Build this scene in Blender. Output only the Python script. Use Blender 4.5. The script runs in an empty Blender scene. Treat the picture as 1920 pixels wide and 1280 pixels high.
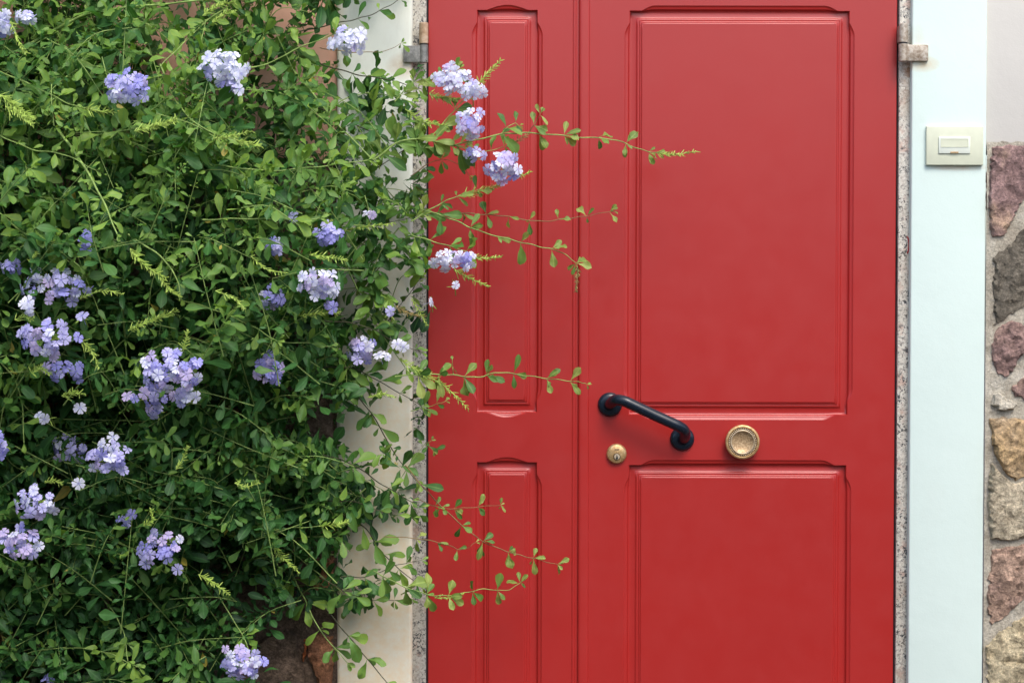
import bpy, bmesh, math, random
import numpy as np
from mathutils import Vector, Matrix, noise
from mathutils.geometry import tessellate_polygon, delaunay_2d_cdt

R = math.radians
rng = random.Random(7)
nrg = np.random.default_rng(11)
scene = bpy.context.scene
COL = scene.collection

# ------------------------------------------------------------------ camera, sky, sun, exposure
CAM_D = 5.0
PITCH = R(1.5)
ROLL = R(0.10)
LENS = 75.0
CAM_LOC = Vector((0.0, -CAM_D, 1.19 + CAM_D * math.tan(PITCH)))
cam_rot = Matrix.Rotation(math.pi / 2 - PITCH, 3, 'X') @ Matrix.Rotation(ROLL, 3, 'Z')
cam_data = bpy.data.cameras.new('camera')
cam_data.lens = LENS
cam_data.sensor_width = 36
cam_data.clip_start = 0.05
cam_data.clip_end = 500
cam = bpy.data.objects.new('camera', cam_data)
cam.matrix_world = Matrix.Translation(CAM_LOC) @ cam_rot.to_4x4()
COL.objects.link(cam)
scene.camera = cam

SUN_AZ = R(18)       # to the right of straight behind the photographer
SUN_EL = R(52)
sun_dir = Vector((math.sin(SUN_AZ) * math.cos(SUN_EL), -math.cos(SUN_AZ) * math.cos(SUN_EL), math.sin(SUN_EL)))
world = bpy.data.worlds.new('World')
scene.world = world
world.use_nodes = True
wn = world.node_tree
bg = wn.nodes['Background']
sky = wn.nodes.new('ShaderNodeTexSky')
sky.sky_type = 'NISHITA'
sky.sun_disc = False
sky.sun_elevation = SUN_EL
sky.sun_rotation = math.atan2(sun_dir.x, sun_dir.y)
sky.air_density = 1.0
sky.dust_density = 3.0
sky.ozone_density = 1.0
wn.links.new(sky.outputs[0], bg.inputs[0])
bg.inputs[1].default_value = 0.15

sd = bpy.data.lights.new('sun', 'SUN')
sd.energy = 1.05
sd.angle = R(24)
sd.color = (1.0, 0.96, 0.90)
so = bpy.data.objects.new('sun', sd)
so.rotation_euler = (-sun_dir).to_track_quat('-Z', 'Y').to_euler()
so.location = (1, -4, 6)
COL.objects.link(so)

scene.view_settings.view_transform = 'Standard'
scene.view_settings.look = 'None'
scene.view_settings.exposure = 0.90
scene.view_settings.gamma = 1.0
scene.view_settings.use_curve_mapping = False
try:
    scene.cycles.max_bounces = 8
    scene.cycles.diffuse_bounces = 4
    scene.cycles.glossy_bounces = 3
    scene.cycles.transmission_bounces = 4
    scene.cycles.use_denoising = True
except Exception:
    pass

# ------------------------------------------------------------------ placing helpers
def P(px, py, y=0.0):
    """World point on the plane at depth y that the photograph shows at (px, py)."""
    v = cam_rot @ Vector(((px - 960) / 1920 * 36 / LENS, -(py - 640) / 1920 * 36 / LENS, -1.0))
    t = (y - CAM_LOC.y) / v.y
    return CAM_LOC + v * t

def X(px, y=0.0): return P(px, 640, y).x
def Z(py, y=0.0): return P(1250, py, y).z
camT = np.array(cam_rot.transposed())
camL = np.array(CAM_LOC)
def project(pts):
    q = (np.asarray(pts) - camL) @ camT.T
    k = 1920 * LENS / 36
    return 960 + q[:, 0] / -q[:, 2] * k, 640 - q[:, 1] / -q[:, 2] * k
PX = 0.00125

W = {}
def link(name, mesh, parent=None, mat=None, M=None):
    o = bpy.data.objects.new(name, mesh)
    COL.objects.link(o)
    M = M or Matrix.Identity(4)
    if mat is not None and mesh is not None and not mesh.materials:
        mesh.materials.append(mat)
    if parent is not None:
        o.parent = parent
        o.matrix_parent_inverse = W[parent.name].inverted()
    o.matrix_basis = M
    W[o.name] = M
    return o

def thing(name, label, cat, loc, group=None):
    o = link(name, None, None, None, Matrix.Translation(Vector(loc)))
    o['label'] = label
    o['category'] = cat
    o['kind'] = 'thing'
    if group: o['group'] = group
    o.empty_display_size = 0.05
    return o

def tag(o, label, cat, group=None):
    o['label'] = label; o['category'] = cat; o['kind'] = 'thing'
    if group: o['group'] = group
    return o

def finish(bm, name, smooth_angle=None):
    bmesh.ops.recalc_face_normals(bm, faces=bm.faces)
    me = bpy.data.meshes.new(name)
    bm.to_mesh(me); bm.free()
    if smooth_angle is not None:
        for p in me.polygons: p.use_smooth = True
        me.set_sharp_from_angle(angle=R(smooth_angle))
    return me

def bm_box(bm, x0, x1, y0, y1, z0, z1, bev=0.0, seg=2):
    r = bmesh.ops.create_cube(bm, size=1)
    for v in r['verts']:
        v.co = Vector(((x0 + x1) / 2 + v.co.x * (x1 - x0), (y0 + y1) / 2 + v.co.y * (y1 - y0), (z0 + z1) / 2 + v.co.z * (z1 - z0)))
    if bev:
        es = {e for v in r['verts'] for e in v.link_edges}
        bmesh.ops.bevel(bm, geom=list(es), offset=bev, segments=seg, affect='EDGES', profile=0.5)

def box(name, x0, x1, y0, y1, z0, z1, mat, parent=None, bev=0.002, seg=2):
    bm = bmesh.new()
    bm_box(bm, x0, x1, y0, y1, z0, z1, bev, seg)
    return link(name, finish(bm, name, 40), parent, mat)

def bm_lathe(bm, prof, c, n=48):
    """prof: (radius, y) pairs; turned about the y axis through c."""
    rings = []
    for r, y in prof:
        if r < 1e-6:
            rings.append([bm.verts.new((c[0], y, c[2]))])
        else:
            rings.append([bm.verts.new((c[0] + r * math.cos(2 * math.pi * k / n), y, c[2] + r * math.sin(2 * math.pi * k / n))) for k in range(n)])
    for a, b in zip(rings, rings[1:]):
        for k in range(n):
            k2 = (k + 1) % n
            if len(a) == 1 and len(b) == 1: continue
            if len(a) == 1: bm.faces.new((a[0], b[k], b[k2]))
            elif len(b) == 1: bm.faces.new((a[k], a[k2], b[0]))
            else: bm.faces.new((a[k], a[k2], b[k2], b[k]))

def bm_tube(bm, pts, rad, n=6, cap=True):
    pts = [Vector(p) for p in pts]
    if not hasattr(rad, '__len__'): rad = [rad] * len(pts)
    rings = []
    up = None
    for i, p in enumerate(pts):
        t = (pts[min(i + 1, len(pts) - 1)] - pts[max(i - 1, 0)]).normalized()
        if up is None:
            up = t.orthogonal().normalized()
        else:
            up = (up - t * up.dot(t))
            up = up.normalized() if up.length > 1e-6 else t.orthogonal().normalized()
        s = t.cross(up)
        rings.append([bm.verts.new(p + (up * math.cos(2 * math.pi * k / n) + s * math.sin(2 * math.pi * k / n)) * rad[i]) for k in range(n)])
    for a, b in zip(rings, rings[1:]):
        for k in range(n):
            bm.faces.new((a[k], a[(k + 1) % n], b[(k + 1) % n], b[k]))
    if cap:
        bm.faces.new(rings[0]); bm.faces.new(rings[-1])

def spline(pts, per=6):
    """Catmull-Rom through the points."""
    pts = [Vector(p) for p in pts]
    if len(pts) < 3:
        return [pts[0].lerp(pts[-1], i / per) for i in range(per + 1)]
    out = []
    ext = [pts[0] * 2 - pts[1]] + pts + [pts[-1] * 2 - pts[-2]]
    for i in range(1, len(ext) - 2):
        a, b, c, d = ext[i - 1:i + 3]
        for k in range(per):
            t = k / per
            out.append(0.5 * ((2 * b) + (c - a) * t + (2 * a - 5 * b + 4 * c - d) * t * t + (3 * b - a - 3 * c + d) * t ** 3))
    out.append(pts[-1])
    return out

def np_mesh(name, verts, tris, attrs=None, smooth=True):
    me = bpy.data.meshes.new(name)
    verts = np.asarray(verts, dtype=np.float32); tris = np.asarray(tris, dtype=np.int32)
    me.vertices.add(len(verts)); me.vertices.foreach_set('co', verts.ravel())
    me.loops.add(tris.size); me.loops.foreach_set('vertex_index', tris.ravel())
    me.polygons.add(len(tris))
    me.polygons.foreach_set('loop_start', np.arange(0, tris.size, 3, dtype=np.int32))
    me.polygons.foreach_set('use_smooth', np.full(len(tris), smooth))
    me.update(calc_edges=True)
    for k, a in (attrs or {}).items():
        at = me.attributes.new(k, 'FLOAT', 'POINT')
        at.data.foreach_set('value', np.asarray(a, dtype=np.float32))
    me.validate()
    return me

# ------------------------------------------------------------------ materials
class NT:
    def __init__(s, name):
        s.m = bpy.data.materials.new(name); s.m.use_nodes = True
        s.t = s.m.node_tree; s.b = s.t.nodes['Principled BSDF']
        s.geo = None
    def n(s, t, **kw):
        x = s.t.nodes.new(t)
        for k, v in kw.items():
            if k in ('inp',):
                for a, b in v.items(): x.inputs[a].default_value = b
            else: setattr(x, k, v)
        return x
    def l(s, a, b): s.t.links.new(a, b)
    def pos(s):
        if s.geo is None: s.geo = s.n('ShaderNodeNewGeometry')
        return s.geo.outputs['Position']
    def noise(s, scale, detail=4, rough=0.55, dist=0.0, vec=None, stretch=None):
        x = s.n('ShaderNodeTexNoise', inp={'Scale': scale, 'Detail': detail, 'Roughness': rough, 'Distortion': dist})
        v = vec or s.pos()
        if stretch:
            mp = s.n('ShaderNodeMapping'); mp.inputs['Scale'].default_value = stretch
            s.l(v, mp.inputs[0]); v = mp.outputs[0]
        s.l(v, x.inputs['Vector'])
        return x.outputs[0]
    def ramp(s, val, stops):
        r = s.n('ShaderNodeValToRGB')
        e = r.color_ramp.elements
        while len(e) < len(stops): e.new(0.5)
        for el, (p, c) in zip(e, stops):
            el.position = p
            el.color = (c, c, c, 1) if not hasattr(c, '__len__') else (*c, 1)
        s.l(val, r.inputs[0])
        return r.outputs[0]
    def mix(s, fac, a, b, mode='MIX'):
        x = s.n('ShaderNodeMix', data_type='RGBA', blend_type=mode)
        for sock, v in ((x.inputs[0], fac), (x.inputs[6], a), (x.inputs[7], b)):
            if hasattr(v, 'is_output'): s.l(v, sock)
            elif hasattr(v, '__len__'): sock.default_value = (*v, 1)
            else: sock.default_value = v
        return x.outputs[2]
    def math(s, op, a, b=0.0, clamp=False):
        x = s.n('ShaderNodeMath', operation=op, use_clamp=clamp)
        for sock, v in ((x.inputs[0], a), (x.inputs[1], b)):
            if hasattr(v, 'is_output'): s.l(v, sock)
            else: sock.default_value = v
        return x.outputs[0]
    def bump(s, h, strength=0.3, dist=0.002, prev=None):
        x = s.n('ShaderNodeBump', inp={'Strength': strength, 'Distance': dist})
        s.l(h, x.inputs['Height'])
        if prev is not None: s.l(prev, x.inputs['Normal'])
        return x.outputs[0]
    def out(s, color=None, rough=None, normal=None, **kw):
        for key, v in (('Base Color', color), ('Roughness', rough), ('Normal', normal)):
            if v is None: continue
            if hasattr(v, 'is_output'): s.l(v, s.b.inputs[key])
            elif hasattr(v, '__len__'): s.b.inputs[key].default_value = (*v, 1)
            else: s.b.inputs[key].default_value = v
        for k, v in kw.items():
            s.b.inputs[k.replace('_', ' ')].default_value = v
        return s.m
    def blob(s, x, z, wx, wz, power=1.0):
        """soft oval mask for stains and painted light around world (x, z)"""
        sx = s.n('ShaderNodeSeparateXYZ'); s.l(s.pos(), sx.inputs[0])
        a = s.math('DIVIDE', s.math('SUBTRACT', sx.outputs[0], x), wx)
        b = s.math('DIVIDE', s.math('SUBTRACT', sx.outputs[2], z), wz)
        d = s.math('SQRT', s.math('ADD', s.math('MULTIPLY', a, a), s.math('MULTIPLY', b, b)))
        return s.math('POWER', s.math('SUBTRACT', 1.0, d, True), power)

def mat_red():
    s = NT('red_paint')
    n1 = s.noise(2.2, 4)
    n2 = s.noise(160, 2, stretch=(1, 1, 0.15))
    c = s.mix(s.ramp(n1, [(0.3, 0.0), (0.7, 1.0)]), (0.350, 0.0125, 0.0100), (0.368, 0.0140, 0.0108))
    dust = s.ramp(s.noise(26, 6, 0.7), [(0.5, 0.0), (0.85, 0.07)])
    c = s.mix(dust, c, (0.38, 0.07, 0.06))
    ro = s.ramp(s.noise(14, 5, 0.6), [(0.3, 0.34), (0.7, 0.42)])
    bp = s.bump(s.noise(420, 2), 0.10, 0.0006)
    bp = s.bump(n2, 0.08, 0.0006, bp)
    bp = s.bump(s.noise(7, 2), 0.10, 0.004, bp)
    return s.out(c, ro, bp, Specular_IOR_Level=0.68)

def mat_granite(name, dark=0.0):
    s = NT(name)
    v = s.n('ShaderNodeTexVoronoi', inp={'Scale': 210.0, 'Randomness': 1.0}); s.l(s.pos(), v.inputs['Vector'])
    sep = s.n('ShaderNodeSeparateColor'); s.l(v.outputs['Color'], sep.inputs[0])
    k = 1 - dark * 0.35
    base = s.ramp(sep.outputs[0], [(0.0, (0.52 * k, 0.48 * k, 0.41 * k)), (0.5, (0.66 * k, 0.63 * k, 0.55 * k)), (1.0, (0.42 * k, 0.38 * k, 0.33 * k))])
    pink = s.ramp(s.noise(26, 3, 0.6), [(0.55, 0.0), (0.66, 0.65)])
    base = s.mix(pink, base, (0.50 * k, 0.31 * k, 0.24 * k))
    dk = s.ramp(s.noise(190, 2, 0.5, 0.8), [(0.545 - dark * 0.03, 0.0), (0.575 - dark * 0.03, 1.0)])
    dens = s.ramp(s.noise(30, 4, 0.7), [(0.38, 0.15), (0.56, 1.0)])
    base = s.mix(s.math('MULTIPLY', dk, dens), base, (0.035, 0.038, 0.045))
    lt = s.ramp(s.noise(140, 2, 0.5, 0.5), [(0.60, 0.0), (0.66, 0.6)])
    base = s.mix(lt, base, (0.70 * k, 0.69 * k, 0.62 * k))
    st = s.ramp(s.noise(9, 5, 0.7), [(0.5, 0.0), (0.75, 0.45)])
    base = s.mix(st, base, (0.30 * k, 0.25 * k, 0.18 * k))
    # rust run under the hinge at the right jamb
    rust = s.blob(X(1697), Z(128), 0.026, 0.06)
    rust2 = s.blob(X(1700), Z(170), 0.022, 0.10)
    rn = s.ramp(s.noise(70, 5, 0.7), [(0.35, 0.1), (0.6, 1.0)])
    base = s.mix(s.math('MULTIPLY', s.math('MAXIMUM', rust, s.math('MULTIPLY', rust2, 0.45)), rn), base, (0.26, 0.12, 0.045))
    bp = s.bump(s.noise(300, 3), 0.35, 0.001)
    return s.out(base, 0.6, bp)

def mat_stucco(name, col, col2, stains_and_light=(), bump=0.25, spots=0.0):
    s = NT(name)
    c = s.mix(s.ramp(s.noise(2.5, 5, 0.6), [(0.35, 0.0), (0.7, 1.0)]), col, col2)
    c = s.mix(s.ramp(s.noise(45, 5, 0.75), [(0.62, 0.0), (0.8, 0.18)]), c, tuple(v * 0.6 for v in col2))
    if spots:
        c = s.mix(s.ramp(s.noise(12, 6, 0.75, stretch=(1, 1, 0.35)), [(0.52, 0.0), (0.75, spots)]), c, (0.42, 0.36, 0.27))
    for (x, z, wx, wz, pw, amt, colr) in stains_and_light:
        m = s.math('MULTIPLY', s.blob(x, z, wx, wz, pw), s.ramp(s.noise(55, 4, 0.7), [(0.3, amt * 0.45), (0.65, amt)]))
        c = s.mix(m, c, colr)
    bp = s.bump(s.noise(240, 4, 0.6), bump, 0.0012)
    bp = s.bump(s.noise(11, 3), bump, 0.006, bp)
    return s.out(c, 0.75, bp, Specular_IOR_Level=0.25)

def mat_stone(name, cols, seedv=0.0, scale=1.0):
    s = NT(name)
    off = s.n('ShaderNodeVectorMath', operation='ADD'); s.l(s.pos(), off.inputs[0]); off.inputs[1].default_value = (seedv, seedv * 2, seedv * 3)
    v = off.outputs[0]
    n1 = s.noise(9 * scale, 6, 0.65, 0.6, v)
    c = s.ramp(n1, [(0.30, cols[0]), (0.50, cols[1]), (0.70, cols[2])])
    n2 = s.noise(60, 8, 0.72, 0.0, v)
    c = s.mix(0.85, c, s.ramp(n2, [(0.32, 0.35), (0.5, 0.95), (0.66, 1.6)]), 'MULTIPLY')
    n3 = s.noise(22, 6, 0.8, 1.2, v, stretch=(1, 1, 1.6))
    crack = s.ramp(n3, [(0.485, 1.0), (0.50, 0.35), (0.515, 1.0)])
    c = s.mix(0.55, c, crack, 'MULTIPLY')
    n4 = s.noise(170, 4, 0.75, 0.3, v)
    c = s.mix(0.7, c, s.ramp(n4, [(0.34, 0.45), (0.5, 1.0), (0.66, 1.5)]), 'MULTIPLY')
    bp = s.bump(n2, 1.0, 0.007)
    bp = s.bump(n3, 0.8, 0.010, bp)
    bp = s.bump(s.noise(260, 4, 0.7, 0, v), 0.6, 0.0018, bp)
    return s.out(c, 0.85, bp, Specular_IOR_Level=0.25)

def mat_metal(name, c1, c2, c3, metallic, rough, sc=60):
    s = NT(name)
    c = s.ramp(s.noise(sc, 6, 0.7), [(0.34, c1), (0.52, c2), (0.68, c3)])
    bp = s.bump(s.noise(sc * 5, 3), 0.35, 0.0006)
    return s.out(c, rough, bp, Metallic=metallic)

def mat_leaf(name, dark, mid, young, obj_random):
    s = NT(name)
    if obj_random:
        oi = s.n('ShaderNodeObjectInfo'); r = oi.outputs['Random']
    else:
        at = s.n('ShaderNodeAttribute', attribute_name='rnd'); r = at.outputs['Fac']
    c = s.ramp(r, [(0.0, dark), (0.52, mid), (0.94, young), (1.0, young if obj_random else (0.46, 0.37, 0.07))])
    ve = s.n('ShaderNodeAttribute', attribute_name='vein')
    vm = s.ramp(ve.outputs['Fac'], [(0.80, 0.0), (1.0, 0.45)])
    c = s.mix(vm, c, tuple(min(1, v * 1.9 + 0.02) for v in mid))
    c = s.mix(s.ramp(s.noise(35, 3), [(0.4, 0.0), (0.7, 0.3)]), c, tuple(v * 0.72 for v in mid))
    s.l(c, s.b.inputs['Base Color'])
    s.b.inputs['Roughness'].default_value = 0.5
    s.b.inputs['Specular IOR Level'].default_value = 0.36
    bp = s.bump(s.noise(130, 2), 0.25, 0.001)
    s.l(bp, s.b.inputs['Normal'])
    tr = s.n('ShaderNodeBsdfTranslucent')
    s.l(s.mix(1.0, c, (1.15, 1.25, 0.55), 'MULTIPLY'), tr.inputs[0])
    mx = s.n('ShaderNodeMixShader'); mx.inputs[0].default_value = 0.34
    s.l(s.b.outputs[0], mx.inputs[1]); s.l(tr.outputs[0], mx.inputs[2])
    o = [n for n in s.t.nodes if n.type == 'OUTPUT_MATERIAL'][0]
    s.l(mx.outputs[0], o.inputs[0])
    return s.m

def mat_petal(name, edge, core, vein):
    s = NT(name)
    at = s.n('ShaderNodeAttribute', attribute_name='rad')
    c = s.ramp(at.outputs['Fac'], [(0.0, vein), (0.35, core), (1.0, edge)])
    ve = s.n('ShaderNodeAttribute', attribute_name='vein')
    c = s.mix(s.ramp(ve.outputs['Fac'], [(0.7, 0.0), (1.0, 0.3)]), c, vein)
    s.l(c, s.b.inputs['Base Color'])
    s.b.inputs['Roughness'].default_value = 0.6
    s.b.inputs['Specular IOR Level'].default_value = 0.2
    tr = s.n('ShaderNodeBsdfTranslucent'); s.l(c, tr.inputs[0])
    mx = s.n('ShaderNodeMixShader'); mx.inputs[0].default_value = 0.3
    s.l(s.b.outputs[0], mx.inputs[1]); s.l(tr.outputs[0], mx.inputs[2])
    o = [n for n in s.t.nodes if n.type == 'OUTPUT_MATERIAL'][0]
    s.l(mx.outputs[0], o.inputs[0])
    return s.m

def mat_plain(name, col, rough=0.5, metallic=0.0, var=0.15, sc=90, spec=0.5):
    s = NT(name)
    c = s.mix(s.ramp(s.noise(sc, 4), [(0.35, 0.0), (0.65, 1.0)]), tuple(v * (1 - var) for v in col), tuple(min(1, v * (1 + var)) for v in col))
    bp = s.bump(s.noise(sc * 4, 2), 0.12, 0.0006)
    return s.out(c, rough, bp, Metallic=metallic, Specular_IOR_Level=spec)

RUST = (0.50, 0.27, 0.10)
M_red = mat_red()
M_granite_l = mat_granite('granite_weathered', 0.7)
M_granite_r = mat_granite('granite_speckled', 0.0)
M_pil_r = mat_stucco('white_render', (0.645, 0.765, 0.715), (0.62, 0.74, 0.69),
    [(X(1722), Z(122), 0.042, 0.020, 0.7, 0.75, (0.62, 0.42, 0.18)),
     (X(1790), Z(314), 0.075, 0.010, 0.8, 0.8, (0.55, 0.36, 0.18)),
     (X(1715), Z(75), 0.02, 0.05, 1.0, 0.3, (0.62, 0.50, 0.33))], 0.22, 0.05)
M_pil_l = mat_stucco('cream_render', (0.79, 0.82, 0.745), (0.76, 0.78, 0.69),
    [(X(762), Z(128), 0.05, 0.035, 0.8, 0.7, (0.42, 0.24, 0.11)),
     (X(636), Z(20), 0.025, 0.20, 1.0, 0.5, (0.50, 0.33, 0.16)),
     (X(690), Z(1150), 0.40, 1.05, 0.5, 1.0, (0.76, 0.62, 0.42))], 0.12, 0.2)  # cream tint on the lower part: warm bounce and shade painted in
M_wall_r = mat_stucco('pale_wall_render', (0.70, 0.675, 0.62), (0.67, 0.645, 0.59), [], 0.3)
M_wall_l = mat_stucco('pink_wall_render', (0.78, 0.45, 0.33), (0.72, 0.41, 0.30), [], 0.4, 0.1)
def mat_mortar():
    s = NT('mortar')
    c = s.ramp(s.noise(16, 6, 0.7), [(0.34, (0.34, 0.30, 0.235)), (0.52, (0.47, 0.43, 0.345)), (0.68, (0.58, 0.545, 0.46))])
    gr = s.noise(230, 4, 0.75)
    c = s.mix(0.6, c, s.ramp(gr, [(0.36, 0.55), (0.5, 1.0), (0.64, 1.35)]), 'MULTIPLY')
    bp = s.bump(gr, 1.0, 0.003)
    bp = s.bump(s.noise(48, 5, 0.7), 0.9, 0.006, bp)
    return s.out(c, 0.9, bp, Specular_IOR_Level=0.2)
M_mortar = mat_mortar()
M_black_gap = mat_plain('dark_rubber', (0.012, 0.013, 0.016), 0.7)
M_handle = mat_plain('navy_black_plastic', (0.006, 0.012, 0.022), 0.27, 0.0, 0.1, 40, 0.45)
M_brass = mat_metal('aged_brass', (0.38, 0.22, 0.09), (0.56, 0.37, 0.17), (0.68, 0.50, 0.28), 0.6, 0.42, 120)
M_brass_dark = mat_metal('dark_brass_recess', (0.05, 0.03, 0.012), (0.09, 0.06, 0.03), (0.14, 0.10, 0.05), 0.6, 0.55, 150)
M_brass_pit = mat_metal('pitted_brass', (0.20, 0.12, 0.06), (0.44, 0.30, 0.16), (0.72, 0.58, 0.38), 0.5, 0.5, 300)
M_bead = mat_metal('pale_brass', (0.58, 0.46, 0.30), (0.68, 0.56, 0.40), (0.80, 0.70, 0.52), 0.6, 0.35, 100)
M_hinge_r = mat_metal('weathered_hinge_steel', (0.20, 0.14, 0.09), (0.40, 0.34, 0.27), (0.58, 0.54, 0.47), 0.25, 0.6, 90)
M_hinge_rust = mat_metal('rusted_hinge_steel', (0.30, 0.18, 0.10), (0.46, 0.32, 0.21), (0.56, 0.45, 0.34), 0.1, 0.65, 60)
M_hinge_grey = mat_metal('grey_hinge_steel', (0.13, 0.13, 0.12), (0.22, 0.22, 0.21), (0.33, 0.32, 0.30), 0.3, 0.6, 90)
M_bell = mat_plain('cream_plastic', (0.62, 0.65, 0.50), 0.4, 0, 0.04, 30)
M_bell_w = mat_plain('ivory_plastic', (0.70, 0.75, 0.66), 0.35, 0, 0.03, 30)
M_bell_tab = mat_plain('amber_lens', (0.42, 0.28, 0.14), 0.35)
M_ground = mat_stone('paving', [(0.07, 0.06, 0.055), (0.10, 0.09, 0.08), (0.13, 0.12, 0.10)], 8.0, 0.3)

# ------------------------------------------------------------------ ground
# paved lane in front of the house; across it, behind the photographer, an unseen bank is added to cut low sky light
def ground_mesh():
    xs = np.concatenate([np.linspace(-150, -20, 14), np.linspace(-18, 18, 60), np.linspace(20, 150, 14)])
    ys = np.concatenate([np.linspace(-150, -14, 16), np.linspace(-12, 1, 70), np.linspace(3, 60, 12)])
    V = []
    for y in ys:
        for x in xs:
            k = min(1.0, max(0.0, (-6.0 - y) / 2.0)); k = k * k * (3 - 2 * k)
            V.append((x, y, k * (2.7 + 0.25 * noise.noise(Vector((x * .3, y * .3, 0))))))
    nx = len(xs)
    T = []
    for j in range(len(ys) - 1):
        for i in range(nx - 1):
            q = j * nx + i
            T += [(q, q + 1, q + nx + 1), (q, q + nx + 1, q + nx)]
    return np_mesh('ground', V, T)
g = link('ground', ground_mesh(), None, M_ground)
g['kind'] = 'structure'

# ------------------------------------------------------------------ door leaves
ZT, ZB = 2.14, 0.02           # top and bottom of the door
def side_bulge(t, length, amp, dead, ease):
    """outward bulge of a side at distance t from its start"""
    d = min(t, length - t)
    if d <= dead: return 0.0
    k = min(1.0, (d - dead) / ease)
    return amp * math.sin(k * math.pi / 2) ** 1.1

def panel_loop(x0, x1, z0, z1, inset, bulge, amp):
    pts = []
    def samples(L, narrow):
        dead, ease = (0.028, 0.032) if not narrow else (0.022, L / 2 - 0.022)
        ts = [0.0, dead * 0.5] + [dead + ease * i / 10 for i in range(11)]
        ts2 = [L - t for t in reversed(ts)]
        mid = [] if narrow else [L / 2]
        if narrow: ts2 = ts2[1:]
        return ts + mid + ts2, dead, ease
    sides = [((x0, z0), (1, 0), (0, -1), x1 - x0), ((x1, z0), (0, 1), (1, 0), z1 - z0),
             ((x1, z1), (-1, 0), (0, 1), x1 - x0), ((x0, z1), (0, -1), (-1, 0), z1 - z0)]
    cx, cz, hx, hz = (x0 + x1) / 2, (z0 + z1) / 2, (x1 - x0) / 2, (z1 - z0) / 2
    for (sx, sz), (dx, dz), (nx, nz), L in sides:
        ts, dead, ease = samples(L, L < 0.2)
        for t in ts[:-1]:
            b = side_bulge(t, L, amp, dead, ease) * bulge
            px, pz = sx + dx * t, sz + dz * t
            # inset by scaling about the centre so the corner count never changes
            qx = cx + (px - cx) * (hx - inset) / hx + nx * b
            qz = cz + (pz - cz) * (hz - inset) / hz + nz * b
            pts.append((qx, qz))
    return pts

# (inset px, depth mm, bulge)
PROFILE = [(0.0, 0.0, 1.0), (0.6, 0.9, 0.95), (1.0, 2.4, 0.86), (1.4, 3.0, 0.62), (0.9, 3.3, 0.38), (0.5, 4.6, 0.24), (0.8, 9.0, 0.16),
           (1.8, 10.2, 0.05), (5.0, 10.4, 0.0), (11.5, 9.6, 0.0), (13.2, 9.0, 0.0), (14.2, 7.2, 0.0), (15.4, 6.2, 0.0), (17.0, 6.0, 0.0),
           (18.6, 6.3, 0.0), (19.4, 5.0, 0.0), (20.4, 4.2, 0.0), (21.8, 4.3, 0.0), (22.6, 2.9, 0.0), (23.6, 2.1, 0.0), (24.6, 1.9, 0.0), (25.4, 1.9, 0.0), (27.0, 1.9, 0.0)]
AMP = 9.5 * PX

def raised_panel(parent, x0, x1, z0, z1, yface):
    bm = bmesh.new()
    prev = None
    for ins, dep, bl in PROFILE:
        ring = [bm.verts.new((px, yface + dep / 1000, pz)) for px, pz in panel_loop(x0, x1, z0, z1, ins * PX, bl, AMP)]
        if prev:
            n = len(ring)
            for i in range(n):
                bm.faces.new((prev[i], prev[(i + 1) % n], ring[(i + 1) % n], ring[i]))
        prev = ring
    bm.faces.new(prev)
    return link('raised_panel', finish(bm, 'raised_panel', 50), parent, M_red)

def leaf_body(parent, outline_x, panels, yface, thick=0.045, z0=ZB, z1=ZT):
    """slab with routed openings; outline_x=(x0,x1)"""
    bm = bmesh.new()
    x0, x1 = outline_x
    e = 0.0015
    outer = [(x0 + e, z0 + e), (x1 - e, z0 + e), (x1 - e, z1 - e), (x0 + e, z1 - e)]
    loops = [outer] + [list(reversed(panel_loop(*p, 0, 1.0, AMP))) for p in panels]
    tess = tessellate_polygon([[Vector((a, b, 0)) for a, b in lp] for lp in loops])
    flat = [v for lp in loops for v in lp]
    vs = [bm.verts.new((a, yface, b)) for a, b in flat]
    for t in tess:
        try: bm.faces.new([vs[i] for i in t])
        except ValueError: pass
    # eased front arris, sides and back
    f = vs[:4]
    m = [bm.verts.new(c) for c in ((x0, yface + e, z0), (x1, yface + e, z0), (x1, yface + e, z1), (x0, yface + e, z1))]
    b = [bm.verts.new(c) for c in ((x0, yface + thick, z0), (x1, yface + thick, z0), (x1, yface + thick, z1), (x0, yface + thick, z1))]
    for A, B in ((f, m), (m, b)):
        for i in range(4): bm.faces.new((A[i], A[(i + 1) % 4], B[(i + 1) % 4], B[i]))
    bm.faces.new(b)
    return link('leaf_body', finish(bm, 'leaf_body', 20), parent, M_red)

XL, XR = X(802.8), X(1678)
XM = X(1084)
# narrow leaf
xnr = X(1100)
narrow = thing('door_leaf', 'narrow red door leaf with two tall slim raised panels, partly behind the flowering branches', 'door', ((XL + XM) / 2, 0.022, ZB))
np_ = [(X(893.5), X(1007), Z(773.5), Z(19.5)), (X(894), X(1007.5), 0.20, Z(866.5))]
leaf_body(narrow, (XL, xnr), np_, 0.0)
for p in np_: raised_panel(narrow, *p, 0.0)
# wide leaf: face 4 mm proud at the lapping stile
YW = -0.002
wide = thing('door_leaf', 'wide red door leaf with large raised panels, carrying the dark handle, lock and round knob', 'door', ((XM + XR) / 2, 0.022, ZB))
wp = [(X(1178.5), X(1589.5), Z(777), Z(20.5)), (X(1179.5), X(1588), 0.20, Z(871))]
leaf_body(wide, (X(1103), XR), wp, YW)
for p in wp: raised_panel(wide, *p, YW)
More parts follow.
